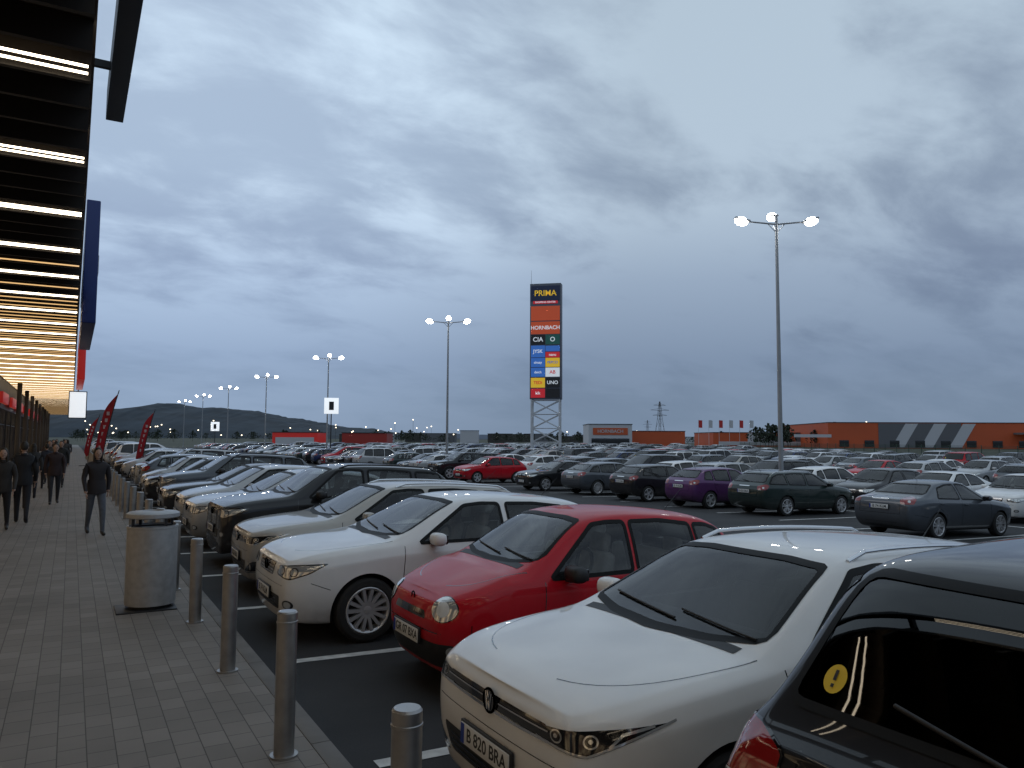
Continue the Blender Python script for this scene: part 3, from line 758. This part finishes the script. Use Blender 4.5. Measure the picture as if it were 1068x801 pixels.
B.obj('shop_windows',[store],parent=bld); Bf.obj('window_frames',[dark],parent=bld)
B=Builder(); y=4
while y<158: 
    if y>60: B.box((-3.4,y,2.9),(.3,.3,5.8),0,.02)
    y+=10.4
B.obj('columns',[clad],parent=bld)
bluem=mat('sign_blue',(.01,.03,.16),.4); redm=mat('sign_red',(.45,.012,.015),.4,emit=(1,.05,.04),es=.15)
B=Builder(); B.box((.30,29,7.0),(.36,8,3.6),0,.03); B.box((.30,29,7.0),(.40,7.4,.5),1,.0); B.obj('blue_shop_sign',[bluem,mat('sign_white',(.7,.7,.7),.5)])
B=Builder(); B.box((.28,44,5.6),(.3,9,2.2),0,.03); B.obj('red_shop_sign',[redm])
whl=mat('lightbox_white',(.8,.8,.8),.5,emit=(.9,.95,1),es=.75)
B=Builder(); B.box((.25,52,3.8),(.85,.3,1.5),0,.02); B.box((.25,52,3.8),(.95,.2,1.6),1); B.cyl((.25,52,4.6),(.25,52,6.1),.03,.03,1); B.obj('hanging_lightbox_sign',[whl,dark])
B=Builder(); 
for i in range(10): B.box((-3.9+.0,60+i*9,4.4),(.2,5,.7),0,.02)
B.obj('red_fascia_signs',[redm],parent=bld)
# ------------------------------------------------------------------ feather flags
flagm=mat('flag_red',(.30,.010,.022),.8,noise=.1)
def flag(x,y,h,lean,z0=0):
    B=Builder(); n=24; vs=[];fs=[]
    pole=[Vector((lean*(t**1.7),0,h*t)) for t in [i/n for i in range(n+1)]]
    for a,b_ in zip(pole,pole[1:]): B.cyl(a,b_,.02,.015,1,6,False)
    for i in range(n+1):
        t=i/n
        if t<.20: continue
        w=.42*math.sin(min(1,(1-t)/.22)*math.pi/2)*(1 if t>.3 else (t-.14)/.16)
        p=pole[i]; vs+=[p,p+Vector((-w*.75,.5*w+.08*math.sin(t*9),-.10))]
    for i in range(len(vs)//2-1): fs.append([2*i,2*i+1,2*i+3,2*i+2])
    B.add(vs,fs,0)
    for k in range(6):
        t=.42+k*.07; p=Vector((lean*(t**1.7),0,h*t))
        B.box(p+Vector((-.15,.075,-.05)),(.10,.012,.14),2,0,None)
    for a in range(4): B.box((.25*math.cos(a*1.57),.25*math.sin(a*1.57),.03),(.5 if a%2==0 else .05,.5 if a%2 else .05,.03),1)
    B.obj('feather_flag',[flagm,dark,mat('flag_white_print',(.45,.35,.35),.8)],(x,y,z0))
flag(1.0,33.5,3.75,.55); flag(3.05,42.3,3.45,.55,lot_z(3)); flag(1.0,58,3.4,.6)
# ------------------------------------------------------------------ totem sign
tx,ty=survey(4.9,110); tot=empty('totem_sign',(tx,ty,-.56)); tot.rotation_euler=(0,0,math.radians(-29.8-12))
B=Builder(); Wt=4.5
for sx in(-1,1):
    for sy in(-.5,.5): B.cyl((sx*Wt/2*.9,sy*1.2,0),(sx*Wt/2*.9,sy*1.2,24.8),.12,.12,0,8)
for i in range(4):
    z0=i*2.0;z1=z0+2.0
    for sy in(-.6,.6):
        B.cyl((-Wt*.45,sy,z0),(Wt*.45,sy,z1),.06,.06,0,6); B.cyl((Wt*.45,sy,z0),(-Wt*.45,sy,z1),.06,.06,0,6); B.cyl((-Wt*.45,sy,z1),(Wt*.45,sy,z1),.06,.06,0,6)
    for sx in(-1,1): B.cyl((sx*Wt*.45,-.6,z0),(sx*Wt*.45,.6,z1),.05,.05,0,6)
B.cyl((-2.2,0,24.8),(-2.2,0,27),.04,.02,0,6)
B.obj('truss_frame',[mat('white_steel',(.55,.56,.58),.5)],parent=tot)
B=Builder(); B.box((0,0,16.5),(Wt,1.5,16.7),0,.02); B.obj('panel_box',[mat('totem_grey',(.10,.11,.14),.5)],parent=tot)
def em(nm,c,e=.12): return mat(nm,c,.4,emit=c,es=e)
cm=[em('panel_navy',(.012,.02,.06)),em('panel_orange',(.70,.10,.03),.2),em('panel_darkgreen',(.01,.07,.06),.4),em('panel_blue',(.04,.15,.50),.4),em('panel_yellow',(.8,.5,.03),.4),em('panel_red',(.55,.02,.03),.4),em('panel_black',(.01,.01,.012)),em('panel_white',(.65,.70,.75),.5)]
B=Builder()
def pan(x,z,w,h,mi,txt,tm,ts):
    B.box((x,-.77,z),(w,.06,h),mi,.0)
    if txt:
        me=text_mesh(txt,ts,.02); B.add_mesh(me,tm,Matrix.Translation((x,-.82,z))@Matrix.Rotation(math.pi/2,4,'X')); bpy.data.meshes.remove(me)
pan(0,23.4,4.2,2.2,0,'PRIMA',4,1.15); pan(0,22.1,3.6,.4,5,'SHOPPING CENTER',7,.34)
pan(0,20.5,4.2,2.1,1,'',7,1); pan(0,18.4,4.2,1.8,1,'HORNBACH',7,.76)
pan(-1.06,16.7,2.05,1.4,6,'CIA',7,.9); pan(1.06,16.7,2.05,1.4,2,'O',7,.9)
pan(-1.06,15.0,2.05,1.7,3,'JYSK',7,.7); pan(1.06,15.4,2.05,.8,3,'',7,.5); pan(1.06,14.5,2.05,.8,5,'nanu',7,.55)
pan(-1.06,13.4,2.05,1.3,3,'sinsay',7,.5); pan(1.06,13.4,2.05,1.3,4,'PEPCO',3,.5)
pan(-1.06,12.0,2.05,1.3,3,'deich',7,.5); pan(1.06,12.0,2.05,1.3,7,'AB',5,.7)
pan(-1.06,10.5,2.05,1.4,4,'TEDi',5,.6); pan(1.06,10.5,2.05,1.4,6,'UNO',7,.7)
pan(-1.06,9.0,2.05,1.3,5,'kik',7,.6); pan(1.06,9.0,2.05,1.3,6,'',7,.6)
B.obj('tenant_panels',cm,parent=tot)
for la,fw,h in((-19.3,82,5.6),(-56,145,4.2)):
    x,y=survey(la,fw); B=Builder(); B.cyl((0,0,0),(0,0,h),.07,.06,1,8); B.box((0,0,h+.3),(1.5,.25,1.7),0,.02)
    B.box((0,-.14,h+.3),(.5,.02,.9),1); o=B.obj('lit_zone_sign',[whl,dark],(x,y,-.56)); o.rotation_euler=(0,0,math.radians(-15))
# ------------------------------------------------------------------ background buildings
def bg_box(name,lat,fwd,w,d,h,mt,rot=-29.8,extra=None):
    x,y=survey(lat,fwd); e=empty(name,(x,y,-.6)); e.rotation_euler=(0,0,math.radians(rot))
    B=Builder(); B.box((0,d/2,h/2),(w,d,h),0); B.box((0,d/2,h+.1),(w+.4,d+.4,.2),1); B.obj('walls',[mt,dark],parent=e)
    return e
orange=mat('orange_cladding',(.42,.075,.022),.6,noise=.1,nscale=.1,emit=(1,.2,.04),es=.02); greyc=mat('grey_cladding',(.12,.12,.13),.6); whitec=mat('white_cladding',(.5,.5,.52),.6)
e=bg_box('orange_hardware_store',160,250,110,60,8.4,orange,-29.8-6)
B=Builder(); B.box((-26,-.1,4.2),(26,.15,8.1),0)
for i in range(3):
    x=-35+i*9; B.add([(x,-.22,.4),(x+4,-.22,.4),(x+8.5,-.22,8.1),(x+4.5,-.22,8.1)],[[0,1,2,3]],1)
B.box((-60,-.0,4),(12,.3,1),2)
B.obj('striped_panel',[greyc,whitec,whitec],parent=e)
B=Builder(); B.box((20,-3,5),(34,6,.6),0); B.box((5,-5.8,2.4),(.4,.4,5),0); B.box((35,-5.8,2.4),(.4,.4,5),0)
for i in range(14): B.box((-50+i*8,-.2,1.5),(3,.1,2.2),1)
B.obj('entrance_canopy',[greyc,M['gloss']],parent=e)
e=bg_box('garden_store',100,290,48,30,5.2,orange,-29.8)
B=Builder(); B.box((-6,-.1,3),(10,.15,4),0); B.box((12,-.1,3),(10,.15,4.6),1); B.box((0,-.2,1.2),(44,.1,1.4),0); B.obj('panels',[whitec,greyc],parent=e)
e=bg_box('white_retail_store',34,265,15,20,7.6,whitec,-29.8)
B=Builder(); B.box((0,-.1,5.2),(12,.2,2.4),0); B.box((0,-.1,1.5),(13,.2,2.6),1); me=text_mesh('HORNBACH',1.6,.02); B.add_mesh(me,2,Matrix.Translation((0,-.3,5.2))@Matrix.Rotation(math.pi/2,4,'X')); B.obj('front_panels',[orange,M['gloss'],whitec],parent=e)
e=bg_box('low_orange_store',50,275,24,20,5.4,orange)
e=bg_box('fuel_station',-62,220,13,12,3.9,mat('fuel_red',(.40,.02,.02),.4,emit=(1,.05,.03),es=.12))
B=Builder(); B.box((0,-.2,1.6),(11,.3,2.0),0); B.obj('shop_front',[whitec],parent=e)
e=bg_box('red_roof_store',-46,240,14,12,4.0,mat('red_cladding',(.35,.03,.02),.5))
for i in range(16):
    la=-130+i*17+random.uniform(-5,5); bg_box('distant_house',la,random.uniform(420,650),random.uniform(10,26),12,random.uniform(4,7),random.choice([whitec,greyc,clad]))
B=Builder()
for i in range(6):
    x=i*3.4; B.cyl((x,0,0),(x,0,9),.06,.04,0,6); B.add([(x,0,9),(x+1.3,.1,8.9),(x+1.3,.2,6.4),(x,0,6.5)],[[0,1,2,3]],1 if i%2 else 2)
x,y=survey(62,255); o=B.obj('flagpoles',[whitec,whitec,mat('flag_red2',(.5,.03,.03),.7)],(x,y,-.6)); o.rotation_euler=(0,0,math.radians(-30))
def pylon(la,fw,H):
    B=Builder(); x,y=survey(la,fw)
    lv=[(0,.11),(.35,.07),(.6,.04),(.8,.03),(1,.008)]
    for (a,wa),(b_,wb) in zip(lv,lv[1:]):
        for sx,sy in((1,1),(1,-1),(-1,1),(-1,-1)):
            B.cyl((sx*wa*H,sy*wa*H,a*H),(sx*wb*H,sy*wb*H,b_*H),.22,.18,0,5)
        for sy in(1,-1):
            B.cyl((-wa*H,sy*wa*H,a*H),(wb*H,sy*wb*H,b_*H),.12,.12,0,4); B.cyl((wa*H,sy*wa*H,a*H),(-wb*H,sy*wb*H,b_*H),.12,.12,0,4)
    for z,w in((.65,.2),(.78,.26),(.9,.17)):
        for s in(1,-1): B.cyl((0,0,z*H),(s*w*H,0,z*H+.3),.2,.12,0,5); B.cyl((0,0,(z+.05)*H),(s*w*H,0,z*H+.3),.15,.1,0,5)
    o=B.obj('electricity_pylon',[greyc],(x,y,-.6)); o.rotation_euler=(0,0,math.radians(-10))
pylon(135,700,37); pylon(265,1500,40)
B=Builder(); f0=Vector((57,0,-.57)); f1=Vector((110,105,-.57)); nf=46
fm=mat('fence_green',(.03,.06,.04),.6)
for i in range(nf+1):
    p=f0.lerp(f1,i/nf); B.cyl(p,p+Vector((0,0,2.1)),.04,.04,0,6)
d=(f1-f0)
for k in range(14): z=.08+k*.15; B.cyl(f0+Vector((0,0,z)),f1+Vector((0,0,z)),.012,.012,0,4,False)
k=0
while k<d.length:
    p=f0+d.normalized()*k; B.cyl(p,p+Vector((0,0,2.0)),.010,.010,0,3,False); k+=.16
B.obj('mesh_fence',[fm])
# ------------------------------------------------------------------ treeline and hill
leaf=mat('foliage_dark',(.03,.04,.025),.9,noise=.4,nscale=.3)
bark=mat('bark',(.05,.04,.03),.9)
def treeline(name,spec):
    B=Builder(); vs=[];fs=[]
    for (x,y,h,r) in spec:
        B.cyl((x,y,-.6),(x,y,h*.6),.03*h*.5,.01*h,1,5)
        for _ in range(170):
            a=random.random()*6.28; u=random.random(); z=h*(.22+.78*u); rr=r*math.sin(math.pi*min(1,.18+.82*u)**.8)*random.random()**.4*(.7+.5*math.sin(a*3+x))
            p=Vector((x+rr*math.cos(a),y+rr*math.sin(a),z)); s=.10*h*random.uniform(.4,1)
            q=Vector((random.gauss(0,1),random.gauss(0,1),random.gauss(0,1))).normalized(); t=q.orthogonal().normalized(); w=q.cross(t)
            o=len(vs); vs+=[p+t*s,p+w*s*.8,p-t*s,p-w*s*.6]; fs.append([o,o+1,o+2,o+3])
    B.add(vs,fs,0); return B.obj(name,[leaf,bark])
spec=[]
for i in range(60):
    la=random.uniform(-60,190); x,y=survey(la,random.uniform(300,380)); spec.append((x,y,random.uniform(3,5.5),random.uniform(3,5)))
for i in range(16):
    la=random.uniform(85,115); x,y=survey(la,random.uniform(262,275)); spec.append((x,y,random.uniform(4,8),random.uniform(2.5,4)))
for i in range(40):
    la=random.uniform(-260,-60); x,y=survey(la,random.uniform(380,480)); spec.append((x,y,random.uniform(3,6),random.uniform(3,6)))
treeline('distant_treeline',spec)
from mathutils import noise as mn
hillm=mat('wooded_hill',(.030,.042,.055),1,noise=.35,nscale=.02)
def hill(name,c_lat,fwd,prof,depth,mt):
    B=Builder(); N=160;K=10; vs=[];fs=[]
    lo,hi=prof[0][0],prof[-1][0]
    for i in range(N+1):
        la=lerp(lo,hi,i/N)
        for k in range(K+1):
            t=k/K; h=interp(prof,la)*math.sin(t*math.pi/2)**.8; x,y=survey(la,fwd+depth*t)
            h*=1+.10*mn.noise(Vector((la*.01,t*3,0))); h+=5*mn.noise(Vector((la*.06,t*6,2)))*t*(h>5)
            vs.append((x,y,-1+max(0,h)))
    for i in range(N):
        for k in range(K): a=i*(K+1)+k; fs.append([a,a+K+1,a+K+2,a+1])
    B.add(vs,fs,0); return B.obj(name,[mt])
hill('wooded_hill',0,1600,[(-1500,62),(-1150,72),(-1050,74),(-950,88),(-900,92),(-840,80),(-760,82),(-700,74),(-600,56),(-480,36),(-380,26),(-280,12),(-150,3),(0,0)],500,hillm)
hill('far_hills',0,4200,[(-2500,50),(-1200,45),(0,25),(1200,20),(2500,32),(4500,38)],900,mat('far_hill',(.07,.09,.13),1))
B=Builder()
for i in range(60):
    la=random.uniform(-.56,-.10) if i<48 else random.uniform(-.1,.5); fw=random.uniform(330,900); x,y=survey(la*fw,fw); z=abs(random.gauss(0,1))*5+3 if i%3 else 10
    s=.0008*fw
    B.ball((x,y,z),(s,s,s*.8),0,None,8)
    B.cyl((x,y,-.6),(x,y,z),.06,.06,1,4,False)
B.obj('distant_lamp_posts',[mat('distant_led',(.8,.8,.8),.5,emit=(1,.85,.6),es=4),dark])
# ------------------------------------------------------------------ people
skin=mat('skin',(.42,.26,.19),.6)
def person(x,y,heading,h,jacket,pants,hairc,stride=.28,long_hair=False,arm=.25,bag=False,phase=1):
    k=h/1.72; V=[];E=[];R=[]
    def a(p,r,par=None):
        V.append(Vector(p)*k);R.append(r*k)
        if par is not None:E.append((par,len(V)-1))
        return len(V)-1
    pel=a((0,0,.93),.135); wa=a((0,0,1.08),.125,pel); ch=a((.01,0,1.27),.15,wa); sh=a((0,0,1.40),.12,ch); nk=a((0,0,1.47),.055,sh); nk2=a((.015,0,1.54),.05,nk)
    hands=[]
    for s in(1,-1):
        f=s*phase*stride
        hp=a((0,s*.09,.86),.095,pel); kn=a((f*.55+.04,s*.095,.49),.065,hp)
        lift=.05 if f<0 else 0
        an=a((f*1.05-.02,s*.095,.10+lift),.042,kn); a((f*1.05+.0,s*.095,.05+lift*.6),.045,an); a((f*1.05+.15,s*.105,.035),.034,len(V)-1)
        so=a((0,s*.17,1.40),.068,sh); el=a((-f*.5*arm*4*.25-.03,s*.235,1.13),.052,so); wr=a((-f*arm*2.2+.08,s*.225,.89),.034,el)
        pm=a((-f*arm*2.2+.10,s*.22,.84),.034,wr); hands.append((V[pm]/k,s))
    me=bpy.data.meshes.new('p'); me.from_pydata(V,E,[]); o=link(bpy.data.objects.new('p',me))
    md=o.modifiers.new('k','SKIN'); md.use_smooth_shade=True
    for i,d in enumerate(o.data.skin_vertices[0].data): d.radius=(R[i],R[i]*(1.0)); d.use_root=(i==0)
    for i in (0,1,2,3): o.data.skin_vertices[0].data[i].radius=(R[i]*.85,R[i]*1.15)
    md=o.modifiers.new('s','SUBSURF'); md.levels=2; md.render_levels=2
    bme_=eval_mesh(o); bpy.data.objects.remove(o)
    B=Builder(); ms=[]
    for p in bme_.polygons:
        c=p.center/k
        mi=1
        if c.z<.09: mi=4
        elif c.z<.86 and abs(c.y)<.19: mi=2
        if c.z>1.475: mi=3
        if c.z<.885 and abs(c.y)>.185: mi=3
        ms.append(mi)
    B.add_mesh(bme_,ms)
    for hpnt,s in hands:
        for i in range(4):
            p0=(hpnt+Vector((-.024+.016*i,0,-.035)))*k; p1=p0+Vector((.006,-s*.006,-.04+.004*abs(i-1.5)))*k; p2=p1+Vector((.004,-s*.014,-.03))*k
            B.cyl(p0,p1,.009*k,.008*k,3,6); B.cyl(p1,p2,.008*k,.006*k,3,6)
        p0=(hpnt+Vector((.03,0,0)))*k; p1=p0+Vector((.022,-s*.01,-.03))*k; B.cyl(p0,p1,.011*k,.009*k,3,6); B.cyl(p1,p1+Vector((.004,-s*.006,-.024))*k,.009*k,.007*k,3,6)
    hc=Vector((.03,0,1.625))*k
    B.ball(hc,(.088*k,.072*k,.112*k),3); B.ball(hc+Vector((.085,0,-.012))*k,(.02*k,.013*k,.02*k),3,None,8); B.ball(hc+Vector((.055,0,-.075))*k,(.03*k,.035*k,.03*k),3,None,10)
    for s in(1,-1):
        B.ball(hc+Vector((.079,s*.028,.006))*k,(.009*k,.012*k,.007*k),4,None,8); B.ball(hc+Vector((0,s*.073,-.005))*k,(.018*k,.01*k,.028*k),3,None,8)
    B.box(hc+Vector((.084,0,-.052))*k,(.008*k,.035*k,.008*k),5)
    B.ball(hc+Vector((-.018,0,.022))*k,(.092*k,.080*k,.108*k),0)
    if long_hair:
        B.ball(hc+Vector((-.055,0,-.09))*k,(.055*k,.078*k,.15*k),0); 
        for s in(1,-1): B.ball(hc+Vector((.0,s*.068,-.08))*k,(.04*k,.022*k,.13*k),0)
    lathe_b(B,[(.06*k,1.50*k),(.085*k,1.46*k),(.07*k,1.43*k)],1,16)
    bm=bmesh.new(); rs=[]
    for z,rx,ry in((1.10,.125,.165),(.98,.135,.175),(.86,.145,.185),(.82,.14,.18)): rs.append([bm.verts.new((rx*k*math.cos(t),ry*k*math.sin(t),z*k)) for t in [2*math.pi*i/24 for i in range(24)]])
    for q,b2 in zip(rs,rs[1:]):
        for i in range(24): bm.faces.new((q[i],q[(i+1)%24],b2[(i+1)%24],b2[i]))
    bmesh.ops.recalc_face_normals(bm,faces=bm.faces[:]); B.add_mesh(bm_mesh(bm),1)
    if bag: B.box((.02*k,.30*k,.72*k),(.30*k,.12*k,.30*k),5,.03); B.cyl((.1*k,.28*k,.86*k),(.02*k,.22*k,.90*k),.01,.01,5,6)
    o=B.obj('pedestrian',[mat('hair',hairc,.6),mat('jacket',jacket,.75,noise=.15,nscale=15),mat('trousers',pants,.85,noise=.15,nscale=15),skin,mat('shoes',(.02,.018,.016),.5),mat('bag_leather',(.05,.02,.02),.5)],(x,y,0))
    o.rotation_euler=(0,0,heading); return o
up=math.pi/2; dn=-math.pi/2
x,y=survey(-8.30,15.45); person(x,y,dn+.15,1.70,(.022,.018,.02),(.09,.10,.12),(.02,.012,.008),.24,True)
x,y=survey(-10.95,17.3); person(x,y,up,1.80,(.012,.012,.014),(.02,.02,.024),(.02,.015,.01),.2,bag=True)
x,y=survey(-10.45,15.85); person(x,y,dn,1.68,(.03,.025,.022),(.03,.028,.03),(.03,.02,.01),.26,True,phase=-1)
for la,fw,hd,hh,jc in((-13.0,20.5,up,1.76,(.02,.02,.02)),(-13.2,22.3,dn,1.72,(.03,.015,.015)),(-14.9,24.0,up,1.70,(.03,.03,.03)),(-17.2,28.5,up,1.65,(.02,.025,.04)),(-17.3,29.6,dn,1.75,(.02,.02,.02)),(-19.0,31.7,dn,1.75,(.05,.045,.04)),(-21.9,37,up,1.7,(.02,.02,.02)),(-22.9,38,up,1.7,(.05,.02,.02)),(-25.0,42,dn,1.74,(.03,.02,.02)),(-27.2,46,dn,1.74,(.06,.05,.05)),(-30,52,up,1.7,(.03,.03,.04)),(-29.0,50,dn,1.7,(.04,.04,.04)),(-33,57,dn,1.7,(.04,.04,.04)),(-35.5,61,up,1.7,(.02,.02,.02))):
    x,y=survey(la,fw); person(x,y,hd+random.uniform(-.2,.2),hh,jc,(.025,.025,.03),(.02,.015,.01),random.uniform(.15,.28),random.random()<.4,phase=random.choice((1,-1)))
# ------------------------------------------------------------------ world
w=bpy.data.worlds.new("World"); scene.world=w; w.use_nodes=True; n=w.node_tree.nodes; l=w.node_tree.links
bg=n['Background']; SUNEL,SUNAZ=math.radians(25),math.radians(-60)
sky=n.new('ShaderNodeTexSky'); sky.sky_type='NISHITA'; sky.sun_disc=False; sky.sun_elevation=SUNEL; sky.sun_rotation=SUNAZ
tc=n.new('ShaderNodeTexCoord'); sp=n.new('ShaderNodeSeparateXYZ'); l.new(tc.outputs['Generated'],sp.inputs[0])
def math_(op,a,b=None,c=None,cl=False):
    m=n.new('ShaderNodeMath'); m.operation=op; m.use_clamp=cl
    for i,v in enumerate((a,b,c)):
        if v is None: continue
        if isinstance(v,(int,float)): m.inputs[i].default_value=v
        else: l.new(v,m.inputs[i])
    return m.outputs[0]
zc=math_('MAXIMUM',sp.outputs['Z'],0.0); dv=math_('ADD',zc,.30)
px=math_('DIVIDE',sp.outputs['X'],dv); py=math_('DIVIDE',sp.outputs['Y'],dv)
cv=n.new('ShaderNodeCombineXYZ'); l.new(px,cv.inputs[0]); l.new(py,cv.inputs[1])
def cloud(scale,det,rough,dist,off):
    mp=n.new('ShaderNodeMapping'); mp.inputs['Location'].default_value=off; mp.inputs['Rotation'].default_value=(0,0,.52); mp.inputs['Scale'].default_value=(.8,1.25,1); l.new(cv.outputs[0],mp.inputs[0])
    t=n.new('ShaderNodeTexNoise'); t.inputs['Scale'].default_value=scale; t.inputs['Detail'].default_value=det; t.inputs['Roughness'].default_value=rough; t.inputs['Distortion'].default_value=dist
    l.new(mp.outputs[0],t.inputs['Vector']); return t.outputs['Fac']
c1=cloud(1.1,8,.50,.3,(3.1,1.7,0)); c2=cloud(4.2,8,.58,.25,(7,2,4))
cc=math_('MULTIPLY_ADD',c2,.38,math_('MULTIPLY',c1,.67))
cf=n.new('ShaderNodeMapRange'); cf.interpolation_type='SMOOTHSTEP'; cf.inputs['From Min'].default_value=.41; cf.inputs['From Max'].default_value=.59; l.new(cc,cf.inputs['Value'])
def ramp(fac,els):
    r=n.new('ShaderNodeValToRGB'); l.new(fac,r.inputs[0])
    while len(r.color_ramp.elements)<len(els): r.color_ramp.elements.new(.5)
    for e,(p,c) in zip(r.color_ramp.elements,els): e.position=p; e.color=(*c,1)
    return r.outputs[0]
dk=ramp(zc,[(0,(.155,.215,.305)),(.10,(.150,.205,.300)),(.20,(.170,.222,.320)),(.32,(.235,.300,.395)),(.6,(.250,.312,.400)),(1,(.23,.28,.35))])
lt=ramp(zc,[(0,(.168,.228,.322)),(.10,(.185,.248,.355)),(.20,(.275,.352,.465)),(.30,(.410,.505,.610)),(.5,(.405,.500,.595)),(1,(.33,.41,.48))])
mx=n.new('ShaderNodeMix'); mx.data_type='RGBA'; l.new(cf.outputs[0],mx.inputs[0]); l.new(dk,mx.inputs[6]); l.new(lt,mx.inputs[7])
gd=Vector((math.sin(math.radians(0))*.9,math.cos(math.radians(0))*.9,.34)).normalized()
vd=n.new('ShaderNodeVectorMath'); vd.operation='DOT_PRODUCT'; l.new(tc.outputs['Generated'],vd.inputs[0]); vd.inputs[1].default_value=gd
gl=n.new('ShaderNodeMapRange'); gl.interpolation_type='SMOOTHSTEP'; gl.inputs['From Min'].default_value=.78; gl.inputs['From Max'].default_value=1.0; gl.inputs['To Min'].default_value=1.0; gl.inputs['To Max'].default_value=1.5
l.new(vd.outputs['Value'],gl.inputs['Value'])
sc=n.new('ShaderNodeVectorMath'); sc.operation='SCALE'; l.new(mx.outputs[2],sc.inputs[0]); l.new(gl.outputs[0],sc.inputs['Scale'])
sk=n.new('ShaderNodeVectorMath'); sk.operation='SCALE'; l.new(sky.outputs[0],sk.inputs[0]); sk.inputs['Scale'].default_value=.002
ad=n.new('ShaderNodeVectorMath'); ad.operation='ADD'; l.new(sc.outputs[0],ad.inputs[0]); l.new(sk.outputs[0],ad.inputs[1])
l.new(ad.outputs[0],bg.inputs['Color']); bg.inputs['Strength'].default_value=1.12
sun=bpy.data.lights.new('sun','SUN'); sun.energy=.2; sun.angle=math.radians(25); sun.color=(1,.95,.9)
so=link(bpy.data.objects.new('sun',sun)); dvec=Vector((math.sin(SUNAZ)*math.cos(SUNEL),math.cos(SUNAZ)*math.cos(SUNEL),math.sin(SUNEL)))
so.rotation_euler=dvec.to_track_quat('Z','Y').to_euler()
cam=bpy.data.cameras.new('camera'); cam.sensor_width=36; cam.lens=800/1068*36; cam.clip_start=.05; cam.clip_end=20000
co=link(bpy.data.objects.new('camera',cam))
co.matrix_world=Matrix.Translation((0,0,1.95))@Matrix.Rotation(math.radians(-29.8),4,'Z')@Matrix.Rotation(math.radians(94.07),4,'X')@Matrix.Rotation(math.radians(.3),4,'Z')
scene.camera=co
scene.view_settings.view_transform='Standard'; scene.view_settings.look='None'; scene.view_settings.exposure=0
for me in list(bpy.data.meshes):
    if me.users==0: bpy.data.meshes.remove(me)
print('done',time.time()-T0)
